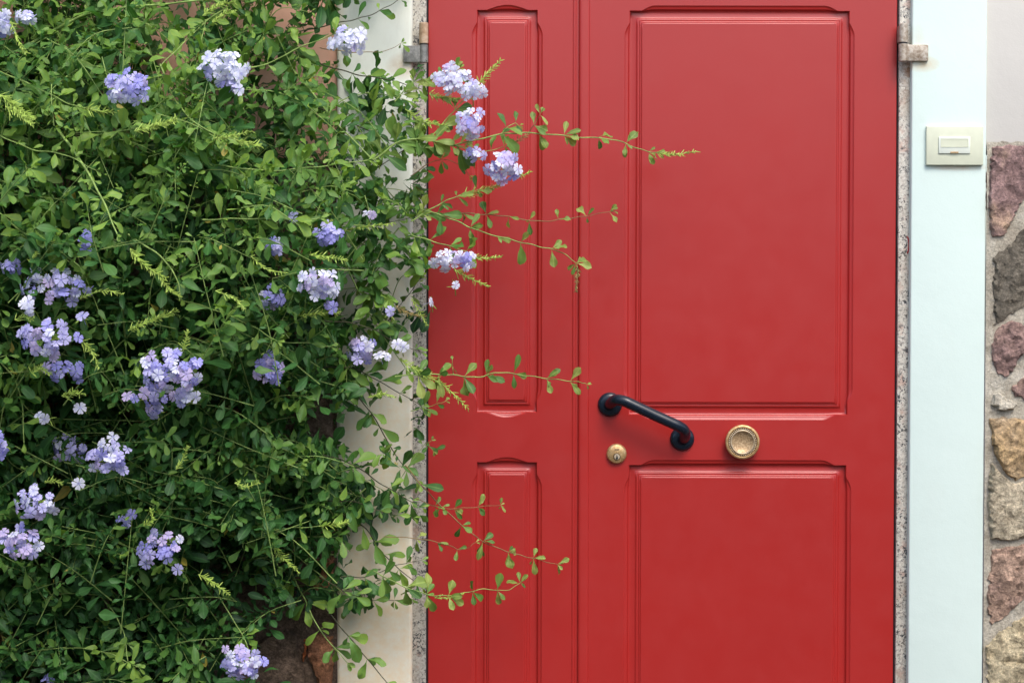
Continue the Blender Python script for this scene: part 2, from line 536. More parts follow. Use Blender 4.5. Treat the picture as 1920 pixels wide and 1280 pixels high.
# lapping strip (astragal) with a rounded nose
bm = bmesh.new()
prof = [(1105, 0.004), (1104.2, -0.0045), (1102.6, -0.0062), (1100, -0.0070), (1092, -0.0078), (1088.5, -0.0080), (1086, -0.0070), (1084.4, -0.0045), (1083.8, -0.001), (1083.8, -0.0006)]
rows = [[bm.verts.new((X(a), y, z)) for a, y in prof] for z in (ZB, ZT)]
for i in range(len(prof) - 1): bm.faces.new((rows[0][i], rows[0][i + 1], rows[1][i + 1], rows[1][i]))
for r in rows: bm.faces.new(r)
bm.faces.new((rows[0][0], rows[0][-1], rows[1][-1], rows[1][0]))
link('lapping_strip', finish(bm, 'lapping_strip', 55), wide, M_red)
# fine bead run along the edge of the narrow leaf
bm = bmesh.new()
prof = [(1072.0, 0.001), (1073.5, -0.0012), (1076.0, -0.0020), (1078.5, -0.0012), (1079.6, 0.001)]
rows = [[bm.verts.new((X(a), y, z)) for a, y in prof] for z in (ZB, ZT)]
for i in range(len(prof) - 1): bm.faces.new((rows[0][i], rows[0][i + 1], rows[1][i + 1], rows[1][i]))
for r in rows: bm.faces.new(r)
link('edge_bead', finish(bm, 'edge_bead', 70), narrow, M_red)

# pull handle
handle = link('pull_handle', None, wide)
def rosette(px, py, r):
    c = P(px, py, YW)
    bm = bmesh.new()
    bm_lathe(bm, [(0.0, YW - 0.012), (r * 0.62, YW - 0.012), (r * 0.80, YW - 0.0105), (r * 0.95, YW - 0.007), (r, YW - 0.003), (r, YW + 0.001)], c)
    link('rosette', finish(bm, 'rosette', 40), handle, M_handle)
rosette(1143.5, 758, 0.0285)
rosette(1279, 822, 0.0285)
A0, A1, A2 = P(1142, 759, YW - 0.008), P(1146, 755, YW - 0.030), P(1155, 749.5, YW - 0.050)
B0, B1, B2 = P(1280, 824, YW - 0.008), P(1284, 818, YW - 0.030), P(1283, 807, YW - 0.050)
path = [A0, A1, A2, P(1171, 752, YW - 0.060), P(1190, 760.5, YW - 0.062), P(1225, 777, YW - 0.062), P(1258, 792, YW - 0.062), P(1273, 799, YW - 0.060), B2, B1, B0]
bm = bmesh.new(); bm_tube(bm, spline(path, 6), 0.0130, 20)
link('grip_bar', finish(bm, 'grip_bar', 60), handle, M_handle)

# round centre knob
kc = P(1390.5, 827, YW)
knob = link('door_knob', None, wide)
bm = bmesh.new()
yk = YW - 0.022
bm_lathe(bm, [(0.030, YW + 0.001), (0.028, YW - 0.010), (0.0385, YW - 0.014), (0.0405, YW - 0.018), (0.0398, yk - 0.001), (0.0385, yk - 0.0022), (0.0355, yk - 0.0026), (0.0342, yk - 0.0016), (0.0336, yk + 0.0008)], kc, 64)
link('knob_rim', finish(bm, 'knob_rim', 40), knob, M_brass)
bm = bmesh.new()
bm_lathe(bm, [(0.0337, yk + 0.0008), (0.0290, yk + 0.0008)], kc, 64)
link('bead_channel', finish(bm, 'bead_channel', 40), knob, M_brass_dark)
bm = bmesh.new()
for k in range(46):
    a = 2 * math.pi * k / 46
    bmesh.ops.create_icosphere(bm, subdivisions=1, radius=0.00175, matrix=Matrix.Translation((kc.x + 0.0313 * math.cos(a), yk + 0.0002, kc.z + 0.0313 * math.sin(a))))
o = link('beading', finish(bm, 'beading', 80), knob, M_bead)
bm = bmesh.new()
bm_lathe(bm, [(0.0290, yk + 0.0008), (0.0285, yk - 0.0026), (0.0272, yk - 0.0034), (0.0258, yk - 0.0024), (0.0250, yk + 0.0005)], kc, 64)
link('inner_ring', finish(bm, 'inner_ring', 60), knob, M_bead)
bm = bmesh.new()
bm_lathe(bm, [(0.0251, yk + 0.0005), (0.020, yk + 0.0032), (0.012, yk + 0.0052), (0.0, yk + 0.006)], kc, 48)
link('dished_centre', finish(bm, 'dished_centre', 60), knob, M_brass_pit)

# lock
lc = P(1156, 850, YW)
lock = link('lock', None, wide)
bm = bmesh.new()
bm_lathe(bm, [(0.0235, YW + 0.001), (0.0238, YW - 0.004), (0.0222, YW - 0.0085), (0.0195, YW - 0.0105), (0.0, YW - 0.0112)], lc, 48)
link('lock_rosette', finish(bm, 'lock_rosette', 40), lock, M_brass)
cc = P(1156.3, 855, YW)
bm = bmesh.new()
bm_lathe(bm, [(0.0082, YW - 0.010), (0.0082, YW - 0.0118), (0.0072, YW - 0.0124), (0.0068, YW - 0.0118)], cc, 32)
link('cylinder_groove', finish(bm, 'cylinder_groove', 40), lock, M_brass_dark)
bm = bmesh.new()
bm_lathe(bm, [(0.0069, YW - 0.0108), (0.0067, YW - 0.0130), (0.0, YW - 0.0134)], cc, 32)
link('key_cylinder', finish(bm, 'key_cylinder', 40), lock, M_bead)
bm = bmesh.new()
bm_box(bm, cc.x - 0.0011, cc.x + 0.0011, YW - 0.0138, YW - 0.012, cc.z - 0.0058, cc.z + 0.0035)
bmesh.ops.create_cone(bm, cap_ends=True, segments=12, radius1=0.0026, radius2=0.0026, depth=0.002, matrix=Matrix.Translation((cc.x, YW - 0.0131, cc.z - 0.0028)) @ Matrix.Rotation(math.pi / 2, 4, 'X'))
link('keyhole', finish(bm, 'keyhole', 40), lock, M_black_gap)
bm = bmesh.new()
bm_box(bm, cc.x - 0.0055, cc.x + 0.0055, YW - 0.01165, YW - 0.0105, lc.z + 0.0085, lc.z + 0.0125, 0.0004, 1)
for k in range(11):      # worn stamping round the lower rim
    a = R(200 + k * 14)
    q = Vector((lc.x + 0.0195 * math.cos(a), YW - 0.0103, lc.z + 0.0195 * math.sin(a)))
    m = Matrix.Translation(q) @ Matrix.Rotation(-a, 4, 'Y')
    r = bmesh.ops.create_cube(bm, size=1, matrix=m @ Matrix.Diagonal((0.0022, 0.0008, 0.0007, 1)))
link('worn_stamping', finish(bm, 'worn_stamping', 40), lock, M_brass_pit)

# hinges
def cyl_z(bm, x, y, z0, z1, r, n=24, ch=0.0012):
    prof = [(0.0, z0), (r - ch, z0), (r, z0 + ch), (r, z1 - ch), (r - ch, z1), (0.0, z1)]
    rings = [[bm.verts.new((x + max(q, 1e-5) * math.cos(2 * math.pi * k / n), y + max(q, 1e-5) * math.sin(2 * math.pi * k / n), z)) for k in range(n)] for q, z in prof]
    for a, b in zip(rings, rings[1:]):
        for k in range(n): bm.faces.new((a[k], a[(k + 1) % n], b[(k + 1) % n], b[k]))
    bm.faces.new(rings[0]); bm.faces.new(rings[-1])

def hinge(parent, pxk, wk, ytop, ymid, ybot, plate, m_up, m_lo, label):
    yh = -0.034
    h = link('hinge', None, parent)
    h['label'] = label
    x = P(pxk, ymid, yh).x
    zt, zm, zb = (P(pxk, v, yh).z for v in (ytop, ymid, ybot))
    r = wk * PX / 2
    bm = bmesh.new(); cyl_z(bm, x, yh, zm + 0.002, zt, r)
    link('upper_knuckle', finish(bm, 'upper_knuckle', 35), h, m_up)
    bm = bmesh.new(); cyl_z(bm, x, yh, zb, zm - 0.0008, r * 0.97)
    link('lower_knuckle', finish(bm, 'lower_knuckle', 35), h, m_lo)
    bm = bmesh.new(); cyl_z(bm, x, yh, zm - 0.0012, zm + 0.0024, r * 0.9, 24, 0.0003)
    link('pin_washer', finish(bm, 'pin_washer', 35), h, M_black_gap)
    x0, x1 = sorted((x, P(plate, ymid, yh).x))
    box('wall_plate', x0, x1, yh - 0.006, yh + 0.006, zb + 0.0005, zb + (zm - zb) * 0.93, m_lo, h, 0.002)
    # lug that carries the upper knuckle on the door edge
    sgn = 1 if plate < pxk else -1
    a, b = sorted((x + sgn * r * 0.2, x + sgn * r * 0.75))
    box('door_lug', a, b, yh + r * 0.5, 0.004, zm + 0.004, zt - 0.003, m_up, h, 0.001, 1)
hinge(wide, 1693.5, 17.5, 45, 82, 115.5, 1740, M_hinge_r, M_hinge_r, 'pale weathered barrel hinge with streaked stain below')
hinge(narrow, 794.5, 17, 43, 84, 118, 757, M_hinge_rust, M_hinge_grey, 'barrel hinge rusted orange above and dark grey below')
for par, pxx, w in ((wide, 1693.5, 1740), (narrow, 794.5, 757)):   # lower pair, below the frame
    hinge(par, pxx, 17, 1420, 1458, 1492, w, M_hinge_r, M_hinge_grey, 'lower barrel hinge')

# ------------------------------------------------------------------ frame behind the leaves, jambs, pilasters, lintel
df = thing('doorway', 'dark recess frame showing as a thin black line round the red door', 'doorway', ((XL + XR) / 2, 0.04, 0))
box('frame_post', X(797), XL - 0.0003, 0.006, 0.09, 0, ZT + 0.03, M_black_gap, df, 0)
box('frame_post', XR + 0.0003, X(1686), 0.006, 0.09, 0, ZT + 0.03, M_black_gap, df, 0)
box('frame_backing', XL, XR, 0.060, 0.09, 0, ZT + 0.03, M_black_gap, df, 0)
YG = -0.008
YP = -0.030
def jamb(x0, x1, mat, label):
    t = thing('granite_jamb', label, 'door jamb', ((x0 + x1) / 2, 0.05, 0))
    z = 0.0
    hs = [0.34, 1.85]
    for h in hs:
        box('granite_block', x0, x1, YG, 0.12, z + 0.0008, z + h - 0.0008, mat, t, 0.0015)
        z += h
    return t
jl = jamb(X(772, YP), X(799, YG), M_granite_l, 'dark weathered granite strip left of the red door, behind leaves')
jr = jamb(X(1683, YG), X(1707.5, YP), M_granite_r, 'pale speckled granite strip with pink patches right of the red door')
# little red paint smear on the right jamb
bm = bmesh.new()
pts = [P(a, b, YG - 0.0006) for a, b in ((1700.5, 443), (1703.2, 449), (1704.3, 458), (1703.4, 468), (1701, 476))]
bm_tube(bm, spline(pts, 3), [0.0005] + [0.0018] * 11 + [0.0007], 6)
link('paint_smear', finish(bm, 'paint_smear', 80), jr, M_red)

WT = 2.75
bm = bmesh.new(); bm_box(bm, X(1706.5, YP), X(1846.5, YP), YP, 0.15, 0, WT, 0.004, 3)
tag(link('pilaster', finish(bm, 'pilaster', 40), None, M_pil_r), 'clean white rendered pilaster right of the door, with a doorbell plate', 'pilaster')
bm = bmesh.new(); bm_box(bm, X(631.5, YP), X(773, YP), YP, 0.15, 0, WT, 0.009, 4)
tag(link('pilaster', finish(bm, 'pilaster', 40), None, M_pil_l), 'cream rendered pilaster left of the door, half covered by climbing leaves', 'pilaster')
tag(box('lintel', X(773, YP), X(1706.5, YP), -0.028, 0.15, ZT + 0.032, WT, M_pil_r, None, 0.003), 'white rendered lintel over the red double door', 'lintel')

# ------------------------------------------------------------------ doorbell
bell = thing('doorbell', 'cream square-cornered doorbell plate with ivory button on the white pilaster', 'doorbell', (X(1790), YP, Z(273)))
def fr(px0, px1, py0, py1, y): return P(px0, py1, y).x, P(px1, py1, y).x, P((px0 + px1) / 2, py1, y).z, P((px0 + px1) / 2, py0, y).z
a, b, c, d = fr(1736.5, 1843.5, 236.5, 310, YP - 0.009)
box('cover_plate', a, b, YP - 0.010, YP + 0.002, c, d, M_bell, bell, 0.0022, 3)
btn = None
a, b, c, d = fr(1760, 1819, 256.5, 288, YP - 0.012)
btn = box('bell_button', a, b, YP - 0.0135, YP - 0.008, c, d, M_bell_w, bell, 0.0012, 2)
a, b, c, d = fr(1764, 1815.5, 260, 276, YP - 0.014)
bm = bmesh.new()      # sunk name window: four slim bars and a pane
t_ = 0.0011
for q in ((a, b, c, c + t_), (a, b, d - t_, d), (a, a + t_, c + t_, d - t_), (b - t_, b, c + t_, d - t_)):
    bm_box(bm, q[0], q[1], YP - 0.0146, YP - 0.0130, q[2], q[3])
link('window_frame', finish(bm, 'window_frame', 40), btn, M_bell)
box('name_window', a + t_, b - t_, YP - 0.0139, YP - 0.0130, c + t_, d - t_, M_bell, btn, 0)
a, b, c, d = fr(1782, 1797, 284.5, 287.5, YP - 0.014)
box('indicator_tab', a, b, YP - 0.0150, YP - 0.0130, c, d, M_bell_tab, btn, 0.0004, 1)

# ------------------------------------------------------------------ stone clad walls
def in_poly(x, z, poly):
    c = False
    n = len(poly)
    for i in range(n):
        (x1, z1), (x2, z2) = poly[i], poly[(i + 1) % n]
        if (z1 > z) != (z2 > z) and x < (x2 - x1) * (z - z1) / (z2 - z1) + x1: c = not c
    return c
def edge_dist(x, z, poly):
    best = 9.0
    n = len(poly)
    for i in range(n):
        ax, az = poly[i]; bx, bz = poly[(i + 1) % n]
        dx, dz = bx - ax, bz - az
        t = max(0, min(1, ((x - ax) * dx + (z - az) * dz) / (dx * dx + dz * dz + 1e-12)))
        best = min(best, math.hypot(ax + dx * t - x, az + dz * t - z))
    return best

def stone_mesh(poly, ybase, proud, step, seed, rough=1.0):
    # ragged outline
    out = []
    n = len(poly)
    for i in range(n):
        a = Vector(poly[i]); b = Vector(poly[(i + 1) % n])
        L = (b - a).length
        k = max(1, int(L / (step * 0.8)))
        nrm = Vector((-(b - a).y, (b - a).x)) / max(L, 1e-6)
        for j in range(k):
            p = a.lerp(b, j / k)
            w = noise.noise(Vector((p.x * 40, p.y * 40, seed))) * 0.0035 + noise.noise(Vector((p.x * 140, p.y * 140, seed + 5))) * 0.003
            out.append(p + nrm * w * rough)
    poly2 = [(p.x, p.y) for p in out]
    xs = [p[0] for p in poly2]; zs = [p[1] for p in poly2]
    pts = [Vector(p) for p in poly2]
    nb = len(pts)
    x = min(xs)
    rr = random.Random(int(seed * 100) + 3)
    while x < max(xs):
        z = min(zs)
        while z < max(zs):
            q = (x + rr.uniform(-.35, .35) * step, z + rr.uniform(-.35, .35) * step)
            if in_poly(q[0], q[1], poly2) and edge_dist(q[0], q[1], poly2) > step * 0.45:
                pts.append(Vector(q))
            z += step
        x += step
    vs, es, fs, *_ = delaunay_2d_cdt(pts, [], [list(range(nb))], 1, 1e-5)
    bm = bmesh.new()
    bv = []
    facet = [(rr.uniform(-.30, .30), rr.uniform(-.30, .30), rr.uniform(0, 0.006)) for _ in range(5)]
    cx, cz = sum(xs) / len(xs), sum(zs) / len(zs)
    for v in vs:
        d = edge_dist(v.x, v.y, poly2)
        rise = min(1.0, d / 0.008)
        rise = math.sin(rise * math.pi / 2) ** 0.8
        pl = min((v.x - cx) * a + (v.y - cz) * b + c_ for a, b, c_ in facet)
        h = proud * rise + (max(pl, -0.009) + 0.002 + noise.noise(Vector((v.x * 18, v.y * 18, seed))) * 0.010 + noise.noise(Vector((v.x * 50, v.y * 62, seed))) * 0.0065
             + abs(noise.noise(Vector((v.x * 95, v.y * 70, seed + 9)))) * 0.005) * rise * rough
        h = max(h, proud * 0.45 * rise) if d > 1e-5 else 0.0
        bv.append(bm.verts.new((v.x, ybase - h + (0.012 if d < 1e-5 else 0), v.y)))
    for f in fs:
        try: bm.faces.new([bv[i] for i in f])
        except ValueError: pass
    bmesh.ops.recalc_face_normals(bm, faces=bm.faces)
    if sum(f.normal.y * f.calc_area() for f in bm.faces) > 0: bmesh.ops.reverse_faces(bm, faces=bm.faces)
    me = bpy.data.meshes.new('stone')
    bm.to_mesh(me); bm.free()
    for p in me.polygons: p.use_smooth = True
    me.set_sharp_from_angle(angle=R(24))
    return me

def voronoi_cells(x0, x1, z0, z1, sx, sz, seed, gap):
    r = random.Random(seed)
    pts = []
    nx = int((x1 - x0) / sx) + 3; nz = int((z1 - z0) / sz) + 3
    for i in range(-1, nx):
        for j in range(-1, nz):
            pts.append((x0 + (i + 0.5 + (0.5 if j % 2 else 0) + r.uniform(-.34, .34)) * sx, z0 + (j + .5 + r.uniform(-.34, .34)) * sz))
    cells = []
    for p in pts:
        poly = [(x0, z0), (x1, z0), (x1, z1), (x0, z1)]
        for q in pts:
            if q == p or abs(q[0] - p[0]) > 3 * sx or abs(q[1] - p[1]) > 3 * sz: continue
            mx, mz = (p[0] + q[0]) / 2, (p[1] + q[1]) / 2
            nx_, nz_ = q[0] - p[0], q[1] - p[1]
            L = math.hypot(nx_, nz_); nx_ /= L; nz_ /= L
            off = nx_ * mx + nz_ * mz - gap / 2
            new = []
            for i in range(len(poly)):
                a, b = poly[i], poly[(i + 1) % len(poly)]
                da, db = nx_ * a[0] + nz_ * a[1] - off, nx_ * b[0] + nz_ * b[1] - off
                if da <= 0: new.append(a)
                if (da < 0 < db) or (db < 0 < da):
                    t = da / (da - db); new.append((a[0] + (b[0] - a[0]) * t, a[1] + (b[1] - a[1]) * t))
            poly = new
            if len(poly) < 3: break
        if len(poly) >= 3:
            area = abs(sum(poly[i][0] * poly[(i + 1) % len(poly)][1] - poly[(i + 1) % len(poly)][0] * poly[i][1] for i in range(len(poly)))) / 2
            if area > 0.0015: cells.append(poly)
    return cells

ST = {
    'mauve': mat_stone('mauve_stone', [(0.24, 0.155, 0.145), (0.36, 0.235, 0.215), (0.50, 0.35, 0.23)], 1.1),
    'grey': mat_stone('dark_grey_stone', [(0.13, 0.115, 0.09), (0.20, 0.175, 0.135), (0.29, 0.245, 0.175)], 2.2),
    'rose': mat_stone('rose_stone', [(0.24, 0.155, 0.145), (0.38, 0.25, 0.215), (0.52, 0.37, 0.25)], 3.7),
    'pale': mat_stone('pale_stone', [(0.42, 0.38, 0.30), (0.56, 0.52, 0.43), (0.60, 0.54, 0.42)], 4.9),
    'ochre': mat_stone('ochre_stone', [(0.36, 0.28, 0.19), (0.48, 0.34, 0.19), (0.52, 0.36, 0.17)], 5.3),
    'beige': mat_stone('beige_stone', [(0.42, 0.35, 0.24), (0.53, 0.46, 0.33), (0.60, 0.51, 0.36)], 6.1),
    'brown': mat_stone('red_brown_stone', [(0.25, 0.165, 0.14), (0.40, 0.27, 0.20), (0.50, 0.35, 0.26)], 7.7),
    'sand': mat_stone('sandy_stone', [(0.44, 0.32, 0.18), (0.56, 0.47, 0.30), (0.62, 0.55, 0.38)], 8.2),
    'rust': mat_stone('rusty_stone', [(0.22, 0.10, 0.055), (0.38, 0.17, 0.085), (0.52, 0.23, 0.11)], 9.4),
    'umber': mat_stone('umber_stone', [(0.09, 0.065, 0.045), (0.15, 0.105, 0.075), (0.22, 0.15, 0.105)], 10.4),
}
YS = -0.010
wr = thing('wall', 'wall right of the white pilaster, pale render above rough coloured stone cladding', 'wall', (1.6, 0.05, 0))
ZC_R = Z(266, YS)
box('upper_render', X(1840), X(3300), -0.022, 0.15, ZC_R - 0.02, WT, M_wall_r, wr, 0.001)

def rough_slab(name, x0, x1, z0, z1, y, mat, parent, step=0.012, seed=0.0, ragged=0.0):
    nx = int((x1 - x0) / step) + 1; nz = int((z1 - z0) / step) + 1
    xs = np.linspace(x0, x1, nx + 1); zs = np.linspace(z0, z1, nz + 1)
    V = []
    for j, z in enumerate(zs):
        for i, x in enumerate(xs):
            h = noise.noise(Vector((x * 30, z * 30, seed))) * 0.002 + noise.noise(Vector((x * 110, z * 110, seed))) * 0.002
            zz = z
            if j == nz: zz = z + noise.noise(Vector((x * 60, 0, seed + 3))) * ragged; 
            V.append((x, y + h, zz))
    T = []
    for j in range(nz):
        for i in range(nx):
            a = j * (nx + 1) + i
            T += [(a, a + 1, a + nx + 2), (a, a + nx + 2, a + nx + 1)]
    return link(name, np_mesh(name, V, T), parent, mat)
rough_slab('mortar_bed', X(1843), X(2350), Z(1400), ZC_R, -0.0285, M_mortar, wr, 0.006, 1.0, 0.006)
rough_slab('mortar_bed', X(2350), X(3300), 0.0, ZC_R, -0.0285, M_mortar, wr, 0.04, 1.0, 0.006)
rough_slab('mortar_bed', X(1843), X(2350), 0.0, Z(1400), -0.0285, M_mortar, wr, 0.03, 1.0, 0.0)
stones_r = [
    ('mauve', [(1859, 279), (1893, 274), (1935, 277), (1990, 292), (1985, 352), (1930, 362), (1906, 402), (1886, 438), (1857, 441), (1854, 345)]),
    ('grey', [(1862, 481), (1893, 458), (1921, 428), (1965, 392), (2003, 420), (2010, 520), (1965, 565), (1920, 573), (1888, 596), (1864, 609)]),
    ('rose', [(1861, 632), (1872, 612), (1897, 602), (1935, 612), (1975, 622), (1968, 655), (1922, 664), (1905, 690), (1888, 709), (1867, 700), (1858, 664)]),
    ('rose', [(1894, 724), (1922, 706), (1980, 690), (2006, 720), (1985, 768), (1922, 752), (1904, 745)]),
    ('pale', [(1853, 758), (1862, 737), (1877, 735), (1900, 750), (1917, 763), (1894, 771), (1868, 768)]),
    ('ochre', [(1855, 788), (1885, 784), (1935, 790), (1998, 798), (1995, 880), (1935, 886), (1905, 898), (1884, 880), (1866, 852), (1857, 820)]),
    ('beige', [(1855, 896), (1862, 872), (1880, 892), (1902, 908), (1930, 900), (1990, 896), (2006, 960), (1990, 1004), (1930, 1003), (1895, 1008), (1857, 1005), (1853, 950)]),
    ('brown', [(1857, 1036), (1880, 1030), (1925, 1024), (1985, 1022), (1996, 1080), (1960, 1108), (1920, 1119), (1892, 1149), (1856, 1168), (1852, 1100)]),
    ('sand', [(1850, 1214), (1872, 1190), (1905, 1168), (1960, 1140), (2002, 1150), (2010, 1250), (1985, 1330), (1900, 1345), (1858, 1330), (1852, 1270)]),
]
for i, (k, pl) in enumerate(stones_r):
    poly = [(P(a, b, YS - 0.02).x, P(a, b, YS - 0.02).z) for a, b in pl]
    poly = poly[::-1]
    gx = sum(q[0] for q in poly) / len(poly); gz = sum(q[1] for q in poly) / len(poly)
    big = 1.13 if i >= 5 else 1.08
    poly = [(gx + (q[0] - gx) * (1.05 if q[0] > gx else 1.06), gz + (q[1] - gz) * big) for q in poly]
    link('stone', stone_mesh(poly, -0.026, 0.015, 0.0075, 1.3 + i * 2.1), wr, ST[k])
keys_r = ['mauve', 'grey', 'rose', 'pale', 'ochre', 'beige', 'brown', 'sand']
x0 = X(2022)
for i, poly in enumerate(voronoi_cells(x0, X(3300), 0.02, ZC_R - 0.015, 0.17, 0.15, 5, 0.024) + voronoi_cells(X(1852), x0 - 0.02, 0.02, Z(1362), 0.14, 0.14, 8, 0.024)):
    link('stone', stone_mesh(poly, -0.026, 0.016, 0.03, 40 + i), wr, ST[keys_r[(i * 5 + i // 3) % 8]])

wl = thing('wall', 'wall behind the bush, pink render above dark red-brown stone cladding', 'wall', (-1.4, 0.05, 0))
ZC_L = Z(300, YS)
XLW = X(-1300)
box('upper_render', XLW, X(638), -0.012, 0.15, ZC_L - 0.02, WT, M_wall_l, wl, 0.001)
rough_slab('mortar_bed', XLW, X(633), 0.0, ZC_L, -0.018, ST['umber'], wl, 0.03, 4.0, 0.006)
hand_l = [
    ('rust', [(578, 1192), (600, 1186), (627, 1190), (628, 1300), (600, 1318), (588, 1262), (572, 1225)]),
    ('umber', [(478, 1200), (520, 1176), (556, 1182), (566, 1230), (583, 1300), (560, 1330), (500, 1330), (470, 1270)]),
    ('rust', [(584, 1050), (610, 1042), (628, 1044), (627, 1100), (605, 1128), (580, 1110)]),
    ('umber', [(560, 745), (600, 735), (627, 742), (626, 830), (598, 842), (560, 820)]),
]
for i, (k, pl) in enumerate(hand_l):
    poly = [(P(a, b, YS - 0.02).x, P(a, b, YS - 0.02).z) for a, b in pl][::-1]
    link('stone', stone_mesh(poly, -0.016, 0.020, 0.0095, 11.3 + i * 2.1), wl, ST[k])
bm_pl = [(P(a, b, YS).x, P(a, b, YS).z) for a, b in ((566, 1192), (574, 1185), (579, 1205), (576, 1225), (570, 1245), (564, 1238), (569, 1215))][::-1]
M_chip = mat_stone('orange_chip', [(0.42, 0.12, 0.04), (0.60, 0.18, 0.06), (0.70, 0.25, 0.09)], 12.0)
link('stone', stone_mesh(bm_pl, -0.016, 0.030, 0.006, 33.0, 0.6), wl, M_chip)
hz = [[(P(a, b, YS).x, P(a, b, YS).z) for a, b in pl] for _, pl in hand_l]
for i, poly in enumerate(voronoi_cells(XLW, X(629), 0.02, ZC_L - 0.015, 0.19, 0.16, 17, 0.022)):
    cx = sum(p[0] for p in poly) / len(poly); cz = sum(p[1] for p in poly) / len(poly)
    if any(min(p[0] for p in h) - 0.09 < cx < max(p[0] for p in h) + 0.09 and min(p[1] for p in h) - 0.07 < cz < max(p[1] for p in h) + 0.07 for h in hz): continue
    link('stone', stone_mesh(poly, -0.016, 0.016, 0.03, 140 + i), wl, ST[['umber', 'rust', 'umber', 'brown', 'grey'][i % 5]])

# ------------------------------------------------------------------ the flowering bush
bush = thing('flowering_bush', 'leafy green bush with pale blue flower clusters spilling over the left of the door', 'bush', (P(150, 640).x, -0.25, 0))
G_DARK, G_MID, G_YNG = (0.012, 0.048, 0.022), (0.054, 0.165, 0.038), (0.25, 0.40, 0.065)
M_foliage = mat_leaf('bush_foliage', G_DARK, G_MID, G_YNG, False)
M_leaf = mat_leaf('bush_leaf', (0.050, 0.140, 0.030), (0.11, 0.23, 0.042), (0.20, 0.33, 0.065), True)
M_leaf_y = mat_leaf('young_leaf', (0.16, 0.26, 0.055), (0.24, 0.34, 0.075), (0.34, 0.42, 0.11), True)
M_dry = mat_leaf('dry_leaf', (0.25, 0.09, 0.03), (0.36, 0.13, 0.05), (0.42, 0.2, 0.08), True)
M_stem = mat_plain('green_stem', (0.22, 0.32, 0.085), 0.55, 0, 0.3, 60, 0.3)
M_stem_w = mat_plain('woody_stem', (0.060, 0.062, 0.032), 0.7, 0, 0.35, 60, 0.2)
M_stem_red = mat_plain('reddish_young_stem', (0.22, 0.15, 0.06), 0.55, 0, 0.25, 60, 0.3)
M_bud = mat_plain('yellow_green_bud', (0.33, 0.46, 0.085), 0.5, 0, 0.25, 80, 0.3)
M_bud_b = mat_plain('fading_brown_bud', (0.26, 0.20, 0.07), 0.6, 0, 0.3, 80, 0.3)
M_tube = mat_plain('flower_tube', (0.55, 0.58, 0.50), 0.5, 0, 0.1, 80, 0.3)
PET = [mat_petal('violet_petal', (0.34, 0.33, 0.74), (0.40, 0.40, 0.80), (0.20, 0.18, 0.62)),
       mat_petal('lavender_petal', (0.53, 0.51, 0.83), (0.56, 0.55, 0.86), (0.30, 0.28, 0.70)),
       mat_petal('pale_petal', (0.80, 0.81, 0.93), (0.74, 0.77, 0.93), (0.42, 0.42, 0.80)),
       mat_petal('mauve_petal', (0.60, 0.50, 0.74), (0.56, 0.50, 0.78), (0.36, 0.30, 0.62))]

# leaf template: stations along the midrib
LT = np.array([0.0, 0.12, 0.28, 0.46, 0.64, 0.80, 0.92, 1.0])
LW = np.array([0.012, 0.018, 0.070, 0.140, 0.195, 0.200, 0.125, 0.0])
def leaf_local(curl, fold, wave, width, asym=0.0):
    """local verts (side, along, up) for a unit leaf"""
    m = [(0.0, t, -curl * t * t) for t in LT]
    s = []
    for sg in (-1, 1):
        for i, t in enumerate(LT[:-1]):
            w = LW[i] * width * (1 + sg * asym)
            s.append((sg * w, t, -curl * t * t + fold * w + wave * math.sin(t * 9 + sg * 1.3) * w))
    return np.array(m + s)
NL = len(LT)
def leaf_tris():
    T = []
    for side in (0, 1):
        o = NL + side * (NL - 1)
        for i in range(NL - 2):
            a, b, c, d = i, i + 1, o + i, o + i + 1
            T += [(a, b, d), (a, d, c)] if side == 0 else [(a, d, b), (a, c, d)]
        T.append((NL - 2, NL - 1, o + NL - 2) if side == 0 else (NL - 2, o + NL - 2, NL - 1))
    return np.array(T)
LTRI = leaf_tris()
LVEIN = np.array([1.0] * NL + [0.0] * (2 * (NL - 1)))

def frame_from(d, up):
    d = d.normalized()
    n = up - d * up.dot(d)
    if n.length < 1e-4: n = d.orthogonal()
    n.normalize()
    s = d.cross(n)
    return s, d, n

class LeafBag:
    def __init__(s): s.items = []
    def add(s, p, d, up, L, age_shade): s.items.append((p.copy(), *frame_from(d, up), L, age_shade))
    def build(s, name, parent):
        N = len(s.items)
        nv = len(LVEIN)
        pos = np.array([i[0] for i in s.items]); S = np.array([i[1] for i in s.items]); D = np.array([i[2] for i in s.items]); Nn = np.array([i[3] for i in s.items])
        L = np.array([i[4] for i in s.items]); age_shade = np.array([i[5] for i in s.items])
        curl = nrg.normal(0.20, 0.22, N); fold = np.abs(nrg.normal(0.32, 0.22, N)); wave = nrg.normal(0, 0.45, N); wid = nrg.uniform(0.82, 1.18, N)
        t = np.concatenate([LT, LT[:-1], LT[:-1]])
        w = np.concatenate([np.zeros(NL), -LW[:-1], LW[:-1]])
        x = w[None, :] * wid[:, None]
        z = -curl[:, None] * t[None] ** 2 + fold[:, None] * np.abs(x) + wave[:, None] * np.sin(t * 9)[None] * np.abs(x)
        y = np.broadcast_to(t, x.shape)
        V = pos[:, None, :] + L[:, None, None] * (x[..., None] * S[:, None, :] + y[..., None] * D[:, None, :] + z[..., None] * Nn[:, None, :])
        T = LTRI[None] + (np.arange(N) * nv)[:, None, None]
        me = np_mesh(name, V.reshape(-1, 3), T.reshape(-1, 3), {'rnd': np.repeat(np.where(nrg.random(N) < 0.004, 1.0, np.clip(age_shade, 0, 0.94)), nv), 'vein': np.tile(LVEIN, N)})
        o = link(name, me, parent, M_foliage)
        o['kind'] = 'stuff'
        return o

